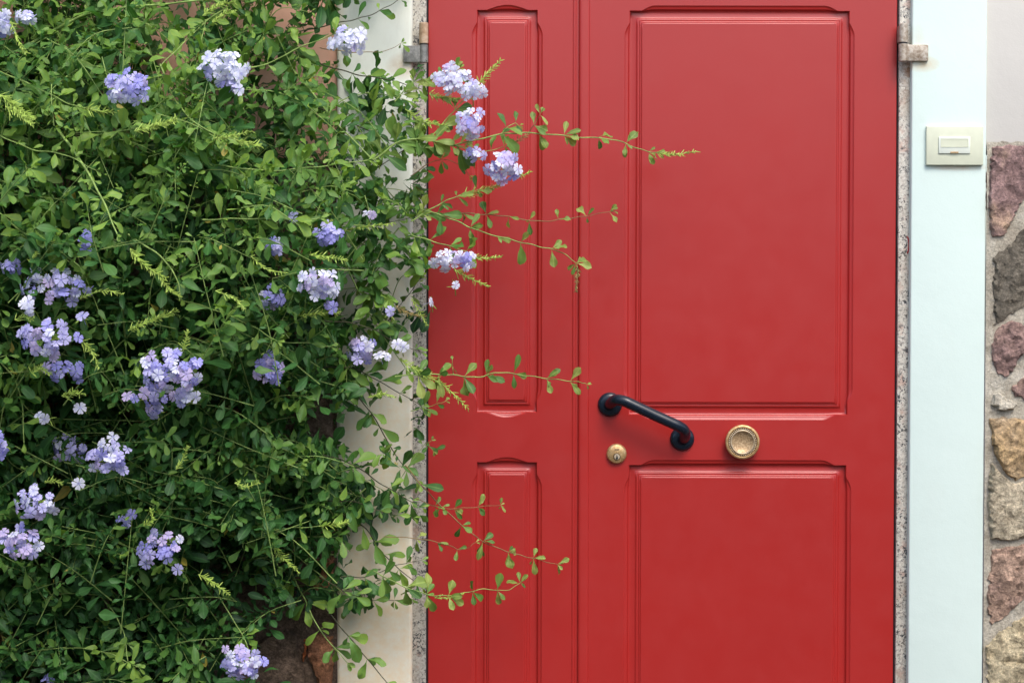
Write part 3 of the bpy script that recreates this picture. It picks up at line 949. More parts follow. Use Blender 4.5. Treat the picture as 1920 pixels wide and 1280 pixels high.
leaf_vars = {}
for mi, (mn, mt) in enumerate((('leaf', M_leaf), ('leaf', M_leaf_y), ('leaf', M_dry))):
    for v in range(7):
        r_ = random.Random(v * 7 + mi)
        loc = leaf_local(r_.uniform(-0.02, 0.42), r_.uniform(0.1, 0.6), r_.uniform(-.6, .6), r_.uniform(0.85, 1.3), r_.uniform(-.1, .1))
        me = np_mesh('leaf', loc, LTRI, {'vein': LVEIN})
        me.materials.append(mt)
        leaf_vars[(mi, v)] = me
nleafobj = 0
bag = LeafBag()
def put_leaf(parent, p, d, up, L, mi, single=True):
    global nleafobj
    if single and nleafobj < 300:
        s, d, n = frame_from(d, up)
        M = Matrix(((s.x * L, d.x * L, n.x * L, p.x), (s.y * L, d.y * L, n.y * L, p.y), (s.z * L, d.z * L, n.z * L, p.z), (0, 0, 0, 1)))
        link('leaf', leaf_vars[(mi, rng.randrange(7))], parent, None, M)
        nleafobj += 1
    else:
        bag.add(p, d, up, L, {0: rng.uniform(0.5, 0.85), 1: rng.uniform(0.85, 1), 2: 0.3}[mi])

def bud_bm(bm, pts, wide, nb, tip_scale=0.5):
    """bristly flower spike along pts"""
    pts = spline(pts, 5)
    bm_tube(bm, pts, [0.0013 * (1 - 0.5 * i / len(pts)) for i in range(len(pts))], 5)
    for k in range(nb):
        f = k / nb
        q = f * (len(pts) - 1); i = min(int(q), len(pts) - 2)
        p = pts[i].lerp(pts[i + 1], q - i)
        t = (pts[i + 1] - pts[i]).normalized()
        a = k * 2.399 + rng.uniform(-.9, .9)
        u = t.orthogonal().normalized(); w = t.cross(u)
        out = (u * math.cos(a) + w * math.sin(a))
        d = (out * rng.uniform(0.5, 1.0) + t * rng.uniform(0.35, 1.25) + Vector((rng.gauss(0, .2), rng.gauss(0, .2), rng.gauss(0, .2)))).normalized()
        L = wide * (1 - (1 - tip_scale) * f) * rng.uniform(0.45, 1.3)
        r = 0.0013 * rng.uniform(0.8, 1.2)
        bm_tube(bm, [p, p + d * L * 0.55, p + d * L], [r * 0.55, r, r * 0.45], 4)

def pxl(pts, y0, y1=None):
    """polyline of photo positions at depths y0..y1 -> world points"""
    y1 = y0 if y1 is None else y1
    n = len(pts)
    return [P(a, b, y0 + (y1 - y0) * i / max(n - 1, 1)) for i, (a, b) in enumerate(pts)]

def bud_spike(pts, y0, y1=None, wide=0.012, nb=30, mat=None, parent=None):
    bm = bmesh.new(); wide *= 1.35; nb = int(nb * 1.5)
    bud_bm(bm, pxl(pts, y0, y1), wide, nb)
    return link('bud_spike', finish(bm, 'bud_spike', 70), parent or bush, mat or M_bud)

VIEW = Vector((0, -1, 0))
def whorl(parent, p, t, n, L, young, single=True, lateral=1.0):
    a0 = rng.uniform(0, 6.28)
    u = t.orthogonal().normalized(); w = t.cross(u)
    for k in range(n):
        a = a0 + k * 2 * math.pi / n + rng.uniform(-.5, .5)
        rad = u * math.cos(a) + w * math.sin(a)
        d = rad * lateral + t * rng.uniform(0.1, 0.8)
        d = Vector((d.x, d.y * 0.35, d.z)) + Vector((rng.uniform(-.2, .2), rng.uniform(-.2, .1), rng.uniform(-.3, .2)))
        up = Vector((rng.uniform(-.6, .6), -rng.uniform(0.6, 1.3), rng.uniform(0.1, 0.9)))
        LL = 1.36 * L * rng.choice((1.05, 0.9, 0.75, 0.45)) * rng.uniform(0.85, 1.15)
        LL = min(LL, 0.060)
        mi = 1 if rng.random() < young else 0
        put_leaf(parent, p + d.normalized() * 0.002, d, up, LL, mi, single)

def branch(pts, y0, y1, r=0.0016, L=0.036, gap=42, young=(0.2, 0.8), start=0.0, mat=None, n=(2, 4), tipleaf=True, single=True):
    """a hand-laid branch with whorls of leaves"""
    wp_ = spline(pxl(pts, y0, y1), 7)
    # small natural wiggle
    wp_ = [p + Vector((0, 0.002 * math.sin(i * 0.9), 0.0010 * math.sin(i * 1.1 + pts[0][0]))) for i, p in enumerate(wp_)]
    bm = bmesh.new()
    m = len(wp_)
    bm_tube(bm, wp_, [r * (1.15 - 0.65 * i / m) for i in range(m)], 6)
    b = link('branch', finish(bm, 'branch', 80), bush, mat or M_stem)
    acc = gap * PX * 0.5; total = sum((wp_[i + 1] - wp_[i]).length for i in range(m - 1)); run = 0
    for i in range(m - 1):
        seg = (wp_[i + 1] - wp_[i]); Ls = seg.length
        run += Ls; acc += Ls
        f = run / total
        if f < start: continue
        if acc >= 0.88 * gap * PX * rng.uniform(0.8, 1.25):
            acc = 0
            whorl(b, wp_[i + 1], seg.normalized(), rng.randint(n[0], n[1]) + (1 if rng.random() < 0.6 else 0), L * (1.08 - 0.38 * f), young[0] + (young[1] - young[0]) * f, single)
    if tipleaf:
        t = (wp_[-1] - wp_[-2]).normalized()
        for s_ in (-1, 1):
            put_leaf(b, wp_[-1], t + Vector((0, -.2, s_ * 0.5)), Vector((0, -1, 0.6)), L * 0.5, 1, single)
    return b

# sprays that reach across the red door -----------------------------------
YD = -0.20
branch([(770, 282), (815, 276), (860, 270), (940, 252), (1000, 250), (1080, 257), (1150, 262), (1200, 280), (1235, 288)], -0.26, -0.16, 0.0018, 0.036, 58, (0.15, 1.0), 0.2, M_stem)
bud_spike([(1228, 286), (1262, 290), (1308, 284)], -0.16, None, 0.013, 24)
branch([(990, 250), (1003, 232), (1014, 212)], -0.20, -0.22, 0.0011, 0.028, 24, (0.9, 1.0), 0.4, M_stem_red, (1, 2))
branch([(800, 402), (860, 399), (900, 402), (945, 405), (1010, 415), (1060, 410), (1100, 405), (1150, 395)], -0.22, -0.15, 0.0013, 0.026, 50, (0.2, 0.8), 0.0, M_stem_red, (2, 3))
branch([(790, 392), (850, 412), (895, 432), (960, 450), (1010, 462), (1050, 472), (1078, 492), (1083, 506)], -0.24, -0.18, 0.0015, 0.036, 60, (0.05, 0.7), 0.0, M_stem, (2, 4), False)
bud_spike([(1083, 500), (1082, 522), (1080, 548)], -0.18, None, 0.009, 26, M_bud_b)
branch([(770, 415), (820, 385), (862, 366), (900, 355)], -0.24, -0.22, 0.0015, 0.034, 36, (0.3, 0.7), 0.0, M_stem, (2, 3), False)
bud_spike([(870, 366), (905, 357), (938, 347)], -0.22, None, 0.014, 30)
branch([(740, 705), (800, 702), (850, 703), (895, 707), (935, 698), (985, 704), (1040, 711), (1085, 716), (1100, 720)], -0.26, -0.17, 0.0015, 0.034, 52, (0.2, 0.9), 0.1, M_stem)
branch([(850, 702), (849, 690), (848, 676)], -0.22, -0.23, 0.001, 0.026, 20, (0.3, 0.5), 0.5, M_stem, (1, 1))
bud_spike([(790, 702), (832, 722), (878, 766)], -0.25, -0.24, 0.014, 42)
bud_spike([(748, 672), (776, 690), (806, 704)], -0.27, -0.25, 0.014, 30)
branch([(760, 872), (800, 920), (850, 970), (905, 1014), (960, 1036), (1000, 1046), (1045, 1058)], -0.22, -0.13, 0.0014, 0.032, 52, (0.05, 0.6), 0.1, M_stem_red)
branch([(780, 935), (830, 952), (880, 951), (938, 946)], -0.2, -0.15, 0.0010, 0.022, 42, (0.1, 0.5), 0.2, M_stem_red, (2, 3))
branch([(720, 1005), (790, 1010), (840, 1022), (868, 1030), (892, 1016)], -0.2, -0.15, 0.0010, 0.026, 46, (0.05, 0.4), 0.3, M_stem_red, (2, 3))
branch([(700, 1070), (760, 1100), (815, 1116), (860, 1113), (905, 1104), (950, 1106), (975, 1092)], -0.22, -0.15, 0.0014, 0.032, 46, (0.1, 0.6), 0.0, M_stem)
bud_spike([(815, 1120), (845, 1120), (870, 1112)], -0.19, None, 0.009, 18, M_bud)
branch([(800, 830), (812, 845)], -0.16, -0.16, 0.0008, 0.026, 12, (0.1, 0.2), 0.0, M_stem, (1, 2))
branch([(745, 905), (790, 840), (808, 826)], -0.16, -0.16, 0.0009, 0.024, 40, (0.1, 0.2), 0.4, M_stem, (1, 2))
branch([(770, 770), (810, 760), (835, 752)], -0.2, -0.18, 0.001, 0.028, 28, (0.1, 0.2), 0.3, M_stem, (2, 3))
# the leafy knot round the top of the door edge
branch([(700, 300), (760, 262), (830, 268), (870, 275)], -0.28, -0.26, 0.002, 0.044, 30, (0.2, 0.5), 0.1, M_stem, (3, 5))
branch([(790, 280), (830, 232), (862, 196), (890, 165)], -0.26, -0.24, 0.0016, 0.036, 34, (0.3, 0.6), 0.0, M_stem, (2, 4), False)
bud_spike([(888, 168), (912, 140), (940, 112)], -0.24, -0.25, 0.013, 34)
branch([(740, 190), (780, 150), (810, 150), (860, 130)], -0.24, -0.24, 0.0014, 0.032, 30, (0.3, 0.6), 0.0, M_stem, (2, 4))
bud_spike([(805, 176), (830, 184), (862, 186)], -0.25, None, 0.014, 34)
bud_spike([(760, 205), (790, 228), (835, 236)], -0.26, None, 0.016, 40)
branch([(840, 270), (900, 285), (945, 275)], -0.24, -0.2, 0.0012, 0.034, 30, (0.2, 0.6), 0.0, M_stem, (2, 3), False)
bud_spike([(948, 276), (968, 265), (992, 250)], -0.2, None, 0.010, 20, M_bud_b)
branch([(940, 250), (962, 232), (975, 236)], -0.22, -0.2, 0.001, 0.03, 24, (0.1, 0.4), 0.3, M_stem, (1, 2))
bud_spike([(962, 322), (980, 328), (996, 322)], -0.22, None, 0.009, 18)
branch([(770, 330), (820, 300), (865, 310), (880, 330)], -0.2, -0.18, 0.001, 0.026, 34, (0.1, 0.3), 0.0, M_stem_red, (2, 3))
branch([(770, 440), (820, 455), (870, 470), (890, 480)], -0.24, -0.22, 0.0013, 0.034, 30, (0.2, 0.5), 0.0, M_stem, (2, 3), False)
bud_spike([(888, 482), (915, 484), (942, 480)], -0.22, None, 0.010, 22)
bud_spike([(852, 505), (882, 522), (916, 538)], -0.24, None, 0.013, 34)
branch([(735, 640), (765, 600), (808, 566)], -0.2, -0.18, 0.0007, 0.012, 200, (0.1, 0.2), 0.9, M_stem, (0, 1), False)
bud_spike([(742, 574), (768, 588), (798, 592)], -0.22, None, 0.010, 24, M_bud_b)
bud_spike([(772, 560), (790, 590), (800, 610)], -0.22, None, 0.009, 20, M_bud)

# branches hanging over the left pilaster
PB = [
    ([(560, 60), (640, 42), (690, 30), (735, 8), (760, -10)], 0.0012, 0.034, 44, M_stem_w),
    ([(600, 90), (660, 98), (720, 96), (752, 82)], 0.0010, 0.026, 60, M_stem_red),
    ([(600, 120), (670, 140), (730, 150), (790, 168)], 0.0014, 0.040, 30, M_stem_w),
    ([(590, 200), (650, 225), (700, 250), (770, 280)], 0.0014, 0.042, 30, M_stem_w),
    ([(600, 330), (650, 345), (700, 320), (760, 280), (800, 262)], 0.0014, 0.042, 34, M_stem_w),
    ([(520, 250), (580, 250), (640, 190), (700, 175), (770, 190)], 0.0016, 0.042, 32, M_stem),
    ([(560, 380), (640, 372), (700, 352), (780, 362)], 0.0014, 0.040, 34, M_stem),
    ([(600, 450), (660, 430), (720, 420), (780, 405)], 0.0014, 0.040, 32, M_stem_w),
    ([(620, 420), (650, 500), (700, 600), (760, 690)], 0.0020, 0.038, 40, M_stem),
    ([(600, 520), (680, 500), (740, 470), (790, 480)], 0.0014, 0.036, 34, M_stem),
    ([(660, 720), (700, 640), (760, 560), (790, 520)], 0.0014, 0.034, 36, M_stem_w),
    ([(600, 600), (680, 610), (740, 640), (790, 660)], 0.0013, 0.034, 36, M_stem_w),
    ([(590, 690), (660, 690), (720, 720), (790, 760)], 0.0014, 0.040, 34, M_stem_w),
    ([(660, 730), (700, 780), (740, 850), (780, 900)], 0.0016, 0.044, 50, M_stem_w),
    ([(600, 850), (660, 870), (720, 910), (790, 950)], 0.0014, 0.040, 40, M_stem_w),
    ([(590, 940), (660, 940), (720, 960), (775, 970)], 0.0012, 0.036, 38, M_stem_w),
    ([(620, 960), (680, 985), (720, 1040), (790, 1100)], 0.0016, 0.044, 36, M_stem_w),
    ([(600, 1080), (650, 1110), (700, 1125), (770, 1122)], 0.0012, 0.040, 38, M_stem_w),
    ([(610, 1140), (660, 1200), (710, 1260), (760, 1320)], 0.0015, 0.042, 60, M_stem_w),
    ([(640, 1080), (690, 1080), (740, 1060), (790, 1050)], 0.0012, 0.036, 40, M_stem_w),
]
for i, (pts, r, L, gap, mt) in enumerate(PB):
    branch(pts, -0.24 + 0.05 * math.sin(i * 2.1), -0.14 - 0.05 * math.cos(i * 1.7), r, L, gap, (0.02, 0.25), 0.25, mt, (2, 4), True, single=True)

# long pale shoots lying over the face of the bush
def front(px, py):
    """distance of the bush's leafy face from the wall, in metres"""
    a = min(1.0, max(0.0, (820 - px) / 420))
    prof = 0.19 + 0.42 * math.sin(a * math.pi / 2)
    v = 1.0
    if py > 500: v = 1.0 - 0.60 * min(1.0, (py - 500) / 650)
    if py < 220: v = 1.0 - 0.32 * min(1.0, (220 - py) / 220)
    lump = noise.noise(Vector((px / 150, py / 150, 3.3))) * 0.34 + noise.noise(Vector((px / 70, py / 70, 8.1))) * 0.09
    return prof * v * (1 + lump)
FB = [
    ([(-40, 130), (60, 80), (160, 28), (260, 12), (400, 0)], 0.0036, 0.034, 60, False),
    ([(-10, 130), (70, 165), (130, 195), (170, 205)], 0.0020, 0.034, 48, True),
    ([(470, -10), (400, 30), (350, 75), (300, 125)], 0.0018, 0.032, 46, False),
    ([(300, 120), (330, 190), (380, 240), (450, 265)], 0.0020, 0.030, 60, True),
    ([(400, 140), (500, 120), (560, 90), (640, 60)], 0.0018, 0.040, 60, False),
    ([(548, 130), (590, 180), (630, 230), (700, 300)], 0.0024, 0.036, 70, False),
    ([(110, 245), (150, 300), (190, 370), (220, 440)], 0.0028, 0.036, 56, False),
    ([(130, 260), (200, 250), (260, 240), (290, 235)], 0.0016, 0.034, 44, True),
    ([(-10, 250), (60, 280), (120, 290), (180, 320)], 0.0016, 0.032, 40, False),
    ([(410, 310), (500, 320), (600, 312), (690, 300)], 0.0016, 0.042, 52, False),
    ([(380, 412), (460, 410), (540, 412), (600, 410)], 0.0016, 0.038, 52, False),
    ([(-20, 385), (50, 440), (110, 470), (150, 500)], 0.0020, 0.036, 48, False),
    ([(240, 440), (300, 480), (330, 520), (340, 560)], 0.0020, 0.030, 56, False),
    ([(330, 560), (400, 580), (470, 610), (520, 640)], 0.0016, 0.034, 44, False),
    ([(190, 680), (230, 640), (260, 610), (290, 600)], 0.0016, 0.026, 60, True),
    ([(430, 650), (480, 645), (560, 642), (620, 650)], 0.0016, 0.038, 52, False),
    ([(430, 760), (440, 840), (460, 920), (490, 990), (520, 1040)], 0.0024, 0.040, 54, False),
    ([(450, 870), (500, 875), (550, 870), (565, 868)], 0.0014, 0.030, 44, False),
    ([(400, 1000), (470, 995), (540, 990), (610, 985)], 0.0014, 0.030, 44, True),
    ([(-20, 660), (20, 700), (40, 750), (45, 830)], 0.0018, 0.044, 44, False),
    ([(120, 1000), (170, 1010), (230, 1020), (270, 1040)], 0.0016, 0.036, 44, False),
    ([(330, 900), (320, 960), (300, 1010), (310, 1060)], 0.0016, 0.036, 48, False),
    ([(160, 1090), (200, 1130), (230, 1180), (240, 1240)], 0.0018, 0.038, 44, False),
    ([(40, 1230), (110, 1215), (190, 1220), (260, 1250)], 0.0018, 0.036, 40, False),
    ([(390, 1080), (430, 1150), (460, 1200), (470, 1240)], 0.0016, 0.034, 60, False),
    ([(540, 1060), (570, 1120), (600, 1180), (650, 1240)], 0.0018, 0.046, 50, False),
]
for i, (pts, r, L, gap, spk) in enumerate(FB):
    d0 = -(front(*pts[0]) - 0.13); d1 = -(front(*pts[-1]) + 0.03)
    yng = (0.7, 1.0) if pts[0][1] < 560 else (0.2, 0.7)
    branch(pts, d0, d1, r, L, gap, yng, 0.0, M_stem, (2, 4), not spk)
    if spk:
        (ax, ay), (bx, by) = pts[-2], pts[-1]
        l_ = math.hypot(bx - ax, by - ay)
        ex, ey = bx + (bx - ax) / l_ * 42, by + (by - ay) / l_ * 42 - 6
        bud_spike([(bx - (bx - ax) / l_ * 12, by - (by - ay) / l_ * 12), ((bx + ex) / 2, (by + ey) / 2 + 2), (ex, ey)], d1, d1, 0.013, 30)

# bud spikes on the face of the bush
SP = [([(0, 178), (30, 200), (62, 222)], 0.020, 60), ([(10, 200), (40, 218), (60, 232)], 0.018, 40), ([(252, 246), (290, 238), (326, 226)], 0.016, 50),
      ([(244, 466), (272, 498), (312, 522)], 0.017, 52), ([(300, 520), (320, 545), (338, 556)], 0.013, 26), ([(240, 620), (270, 606), (306, 590)], 0.014, 34),
      ([(340, 660), (348, 642), (352, 620)], 0.013, 26), ([(372, 1076), (400, 1092), (430, 1114)], 0.015, 42), ([(505, 1010), (528, 1042), (560, 1072)], 0.016, 46),
      ([(560, 592), (595, 588), (634, 586)], 0.015, 32), ([(580, 478), (615, 482), (650, 488)], 0.014, 32), ([(116, 742), (136, 736), (158, 738)], 0.015, 28),
      ([(380, 30), (405, 12), (440, 4)], 0.017, 46), ([(396, 44), (420, 28), (440, 22)], 0.014, 28), ([(150, 560), (190, 545), (232, 552)], 0.013, 26),
      ([(60, 500), (62, 486), (70, 472)], 0.011, 20), ([(28, 600), (46, 594), (60, 600)], 0.012, 22), ([(60, 700), (76, 690), (92, 700)], 0.015, 30),
      ([(150, 640), (170, 655), (185, 690)], 0.016, 34), ([(330, 880), (345, 856), (352, 836)], 0.012, 24), ([(22, 1000), (36, 1006), (52, 1012)], 0.012, 26),
      ([(84, 905), (100, 900), (118, 908)], 0.012, 22), ([(270, 985), (285, 975), (284, 955)], 0.012, 24), ([(404, 545), (440, 560), (460, 580)], 0.012, 24),
      ([(640, 432), (690, 425), (742, 418)], 0.014, 34), ([(400, 260), (430, 256), (474, 246)], 0.013, 28), ([(690, 745), (716, 738), (742, 745)], 0.012, 24),
      ([(470, 480), (500, 505), (540, 512)], 0.012, 24), ([(20, 40), (36, 80), (50, 100)], 0.013, 28), ([(440, 905), (462, 912), (486, 904)], 0.010, 20)]
for pts, w_, nb in SP:
    y = -(front(*pts[1]) + 0.045)
    bud_spike(pts, y, y - 0.01, w_ * 0.85, nb)

# flowers ---------------------------------------------------------------
def floret_data(seed):
    r_ = random.Random(seed)
    V, T, rad, vein = [], [], [], []
    for k in range(5):
        a = k * 2 * math.pi / 5 + r_.uniform(-.1, .1)
        cup = r_.uniform(-0.30, 0.15); wd = r_.uniform(0.9, 1.1); ln = r_.uniform(0.92, 1.08)
        tw = r_.uniform(-.15, .15)
        prof = [(0.06, 0.04), (0.30, 0.17), (0.58, 0.36), (0.82, 0.41), (0.97, 0.26)]
        base = len(V)
        ca, sa = math.cos(a), math.sin(a)
        def add(u, v, rr, ve):
            z = cup * v * v + tw * u * v * 1.5 - 0.10 * abs(u) * 2 * r_.uniform(0.6, 1.4)
            V.append((ca * v - sa * u, sa * v + ca * u, z)); rad.append(rr); vein.append(ve)
        for (v, w) in prof:
            add(-w * wd, v * ln, v, 0); add(0, (v if v < 0.9 else 0.90) * ln, v, 1); add(w * wd, v * ln, v, 0)
        for i in range(len(prof) - 1):
            q = base + i * 3
            T += [(q, q + 1, q + 4), (q, q + 4, q + 3), (q + 1, q + 2, q + 5), (q + 1, q + 5, q + 4)]
    # tube behind
    b = len(V)
    for j, (zz, rr) in enumerate(((0.0, 0.07), (-0.9, 0.045), (-1.9, 0.04))):
        for k in range(5):
            a = k * 2 * math.pi / 5
            V.append((rr * math.cos(a), rr * math.sin(a), zz)); rad.append(0.15); vein.append(0)
    for j in range(2):
        for k in range(5):
            q, q2 = b + j * 5 + k, b + j * 5 + (k + 1) % 5
            T += [(q, q2, q2 + 5), (q, q2 + 5, q + 5)]
    return np.array(V), np.array(T), rad, vein
FL = {}
for pm in range(4):
    for v in range(5):
        V, T, rad, vein = floret_data(v * 3 + 1)
        me = np_mesh('floret', V, T, {'rad': rad, 'vein': vein}); me.materials.append(PET[pm])
        FL[(pm, v)] = me
nfl = 0
def cluster(px, py, rx, ry, tone, n, single=True, dy=0.06, y=None):
    """tone: weights for violet, lavender, pale, mauve"""
    global nfl
    yc = -(front(px, py) + dy) if y is None else y
    c = P(px, py, yc)
    k = PX * (CAM_D + yc) / CAM_D
    RX, RZ = rx * k * 1.08, ry * k * 1.08
    n = n if n < 3 else int(round(n * 1.4))
    back = c + Vector((0, 0.035, -0.004))
    bm = bmesh.new()
    bm_tube(bm, [back + Vector((0, 0.06, -0.02)), back + Vector((0, 0.03, -0.005)), back], [0.0014, 0.0012, 0.0010], 5)
    fl = []
    for i in range(n):
        # even spread over the dome
        f = (i + 0.5) / n
        rr = math.sqrt(f) * rng.uniform(0.85, 1.12)
        a = i * 2.399 + rng.uniform(-.35, .35)
        ox, oz = rr * math.cos(a) * RX * 0.86, rr * math.sin(a) * RZ * 0.86
        oy = -0.026 * math.sqrt(max(0, 1 - rr * rr)) - rng.uniform(-0.006, 0.016)
        p = c + Vector((ox, oy, oz))
        nrm = Vector((ox / max(RX, .01) * 0.9, -0.75, oz / max(RZ, .01) * 0.8 + 0.12)) + Vector((rng.gauss(0, .38), rng.gauss(0, .12), rng.gauss(0, .38)))
        nrm.normalize()
        s = nrm.orthogonal().normalized(); w = nrm.cross(s)
        sc = 0.0130 * rng.uniform(0.75, 1.18)
        rot = Matrix.Rotation(rng.uniform(0, 6.28), 4, 'Z')
        M = Matrix(((s.x, w.x, nrm.x, p.x), (s.y, w.y, nrm.y, p.y), (s.z, w.z, nrm.z, p.z), (0, 0, 0, 1))) @ rot @ Matrix.Scale(sc, 4)
        tot = sum(tone); q = rng.uniform(0, tot); pm = 0
        # petal mix drawn by tone; SHD paints shade in as deeper violet
        for pm, t_ in enumerate(tone):
            q -= t_
            if q <= 0: break
        fl.append((M, pm))
        if rng.random() < 0.8: bm_tube(bm, [back, p - nrm * sc * 1.7], 0.0006, 4)
    # calyces and unopened buds in the middle
    for i in range(max(3, n // 3)):
        d = Vector((rng.gauss(0, .8), -0.6, rng.gauss(0, .8))).normalized()
        bm_tube(bm, [back, back + d * 0.014, back + d * 0.020], [0.0008, 0.0014, 0.0006], 4)
    o = link('flower_cluster', finish(bm, 'flower_cluster', 70), bush, M_bud)
    if single and nfl + n <= 300:
        for M, pm in fl: link('floret', FL[(pm, rng.randrange(5))], o, None, M)
        nfl += n
    else:
        Vs, Ts, ra, ve, mi = [], [], [], [], []
        off = 0
        for M, pm in fl:
            V, T, r1, v1 = floret_data(rng.randrange(9))
            A = np.array(M)
            Vs.append(V @ A[:3, :3].T + A[:3, 3]); Ts.append(T + off); off += len(V); ra += r1; ve += v1; mi += [pm] * len(T)
        me = np_mesh('florets', np.concatenate(Vs), np.concatenate(Ts), {'rad': ra, 'vein': ve})
        for m_ in PET: me.materials.append(m_)
        me.polygons.foreach_set('material_index', mi)
        link('florets', me, o)['kind'] = 'stuff'
    return o

VIO, MIX_, PALE, SHD = (3, 3, .8, 1), (.5, 2.5, 4, 1), (.1, .5, 6, .4), (4, 2, .2, 1)
cluster(240, 165, 46, 36, (2, 3, 2, 1), 18)
cluster(418, 126, 50, 32, PALE, 17)
cluster(436, 158, 26, 20, MIX_, 5)
cluster(652, 78, 42, 26, PALE, 15, y=-0.36)
cluster(10, 45, 20, 22, PALE, 6)
cluster(47, 32, 17, 11, PALE, 4)
cluster(846, 146, 36, 26, PALE, 13, y=-0.27)
cluster(886, 172, 26, 22, PALE, 7, y=-0.26)
cluster(880, 232, 30, 30, MIX_, 12, y=-0.28)
cluster(888, 290, 22, 12, VIO, 4, y=-0.24)
cluster(946, 313, 36, 30, MIX_, 15, y=-0.25)
cluster(850, 487, 44, 24, PALE, 12, y=-0.27)
cluster(105, 535, 72, 38, (1, 3, 4, 2), 20)
cluster(55, 578, 20, 18, PALE, 3)
cluster(148, 592, 12, 12, MIX_, 1)
cluster(88, 632, 62, 36, (2, 3, 2, 1), 18)
cluster(120, 690, 40, 28, SHD, 8, dy=0.0)
cluster(322, 695, 64, 44, (2, 4, 2, 1.2), 27)
cluster(285, 742, 48, 22, SHD, 8, dy=-0.02)
cluster(352, 735, 26, 22, MIX_, 6)
cluster(598, 532, 44, 28, MIX_, 14)
cluster(622, 576, 14, 10, VIO, 2)
cluster(505, 690, 26, 34, (3, 2, .6, 2), 10, dy=0.0)
cluster(206, 854, 42, 36, (1.5, 4, 2, 1), 15)
cluster(130, 838, 40, 30, SHD, 8, dy=-0.03)
cluster(68, 940, 46, 34, (1.5, 3, 3, 1), 14)
cluster(42, 1012, 46, 34, (1, 2, 1.5, 4), 14)
cluster(300, 1022, 46, 34, (3, 3, .5, 1.5), 13)
cluster(455, 1238, 46, 34, (1.5, 4, 2, 1), 17)
cluster(2, 835, 16, 34, VIO, 6)
cluster(680, 655, 32, 28, VIO, 9, y=-0.22)
cluster(722, 668, 14, 11, PALE, 2, y=-0.26)
cluster(752, 650, 12, 9, PALE, 2, y=-0.26)
for (a, b, rx, ry, n_, dd) in ((515, 462, 20, 16, 5, -.06), (618, 440, 28, 22, 7, -.03), (512, 560, 24, 26, 7, -.08), (22, 500, 22, 16, 4, -.02), (162, 452, 14, 20, 3, -.06),
                      (85, 782, 12, 12, 2, 0), (152, 762, 6, 10, 1, .02), (147, 902, 10, 9, 1, 0), (235, 975, 18, 14, 3, -.04), (550, 408, 12, 10, 2, -.06),
                      (695, 405, 10, 12, 2, 0), (730, 583, 6, 6, 1, 0), (808, 566, 5, 5, 1, 0), (270, 1055, 12, 8, 1, 0), (330, 1066, 9, 7, 1, .02), (95, 1270, 12, 8, 2, -.04),
                      (290, 770, 18, 12, 3, -.05), (852, 534, 6, 6, 1, .02)):
    cluster(a, b, rx, ry, SHD if dd < 0 else MIX_, n_, False, dy=dd)

# dried leaves and one rusty twig caught in the bush
for (a, b) in ((312, 385), (308, 405), (430, 300), (445, 14), (570, 240), (300, 1075)):
    put_leaf(bush, P(a, b, -(front(a, b) - 0.01)), Vector((rng.uniform(-1, 1), -.1, rng.uniform(-1, 0))), Vector((0, -1, .3)), 0.022, 2)

# the mass of the bush ----------------------------------------------------
HOLES = [(318, 108, 26, 30), (350, 95, 16, 20), (520, 25, 34, 22), (600, 70, 40, 45), (645, 150, 26, 50), (590, 250, 30, 20),
         (530, 1240, 90, 50), (570, 1170, 30, 24), (600, 1250, 34, 60), (605, 780, 34, 46), (610, 1060, 24, 30),
         (720, 60, 90, 80), (700, 130, 30, 20), (745, 330, 28, 40), (660, 560, 24, 60), (745, 520, 30, 40), (745, 700, 40, 50), (690, 800, 60, 40), (720, 890, 50, 24), (700, 1010, 36, 30), (740, 1000, 40, 44), (720, 1220, 90, 90), (690, 1070, 40, 20)]
def density(px, py):
    if px > 800: return 0.0
    d = 1.0
    if px > 600: d = max(0.0, 1.0 - (px - 600) / 150) ** 1.3 * 0.9
    if px > 640 and 150 < py < 760: d = max(d, 0.5)
    elif px > 640 and py < 1150: d = max(d, 0.12)
    if py < -30 and px > 150: d *= 0.35
    if py > 1000 and px > 380: d *= 0.4
    for (hx, hy, ax, ay) in HOLES:
        q = ((px - hx) / ax) ** 2 + ((py - hy) / ay) ** 2
        if q < 1: d *= 0.03
    return d
stem_pts = []
shoots = 0
tries = 0
NS = 2200
cand_p = []
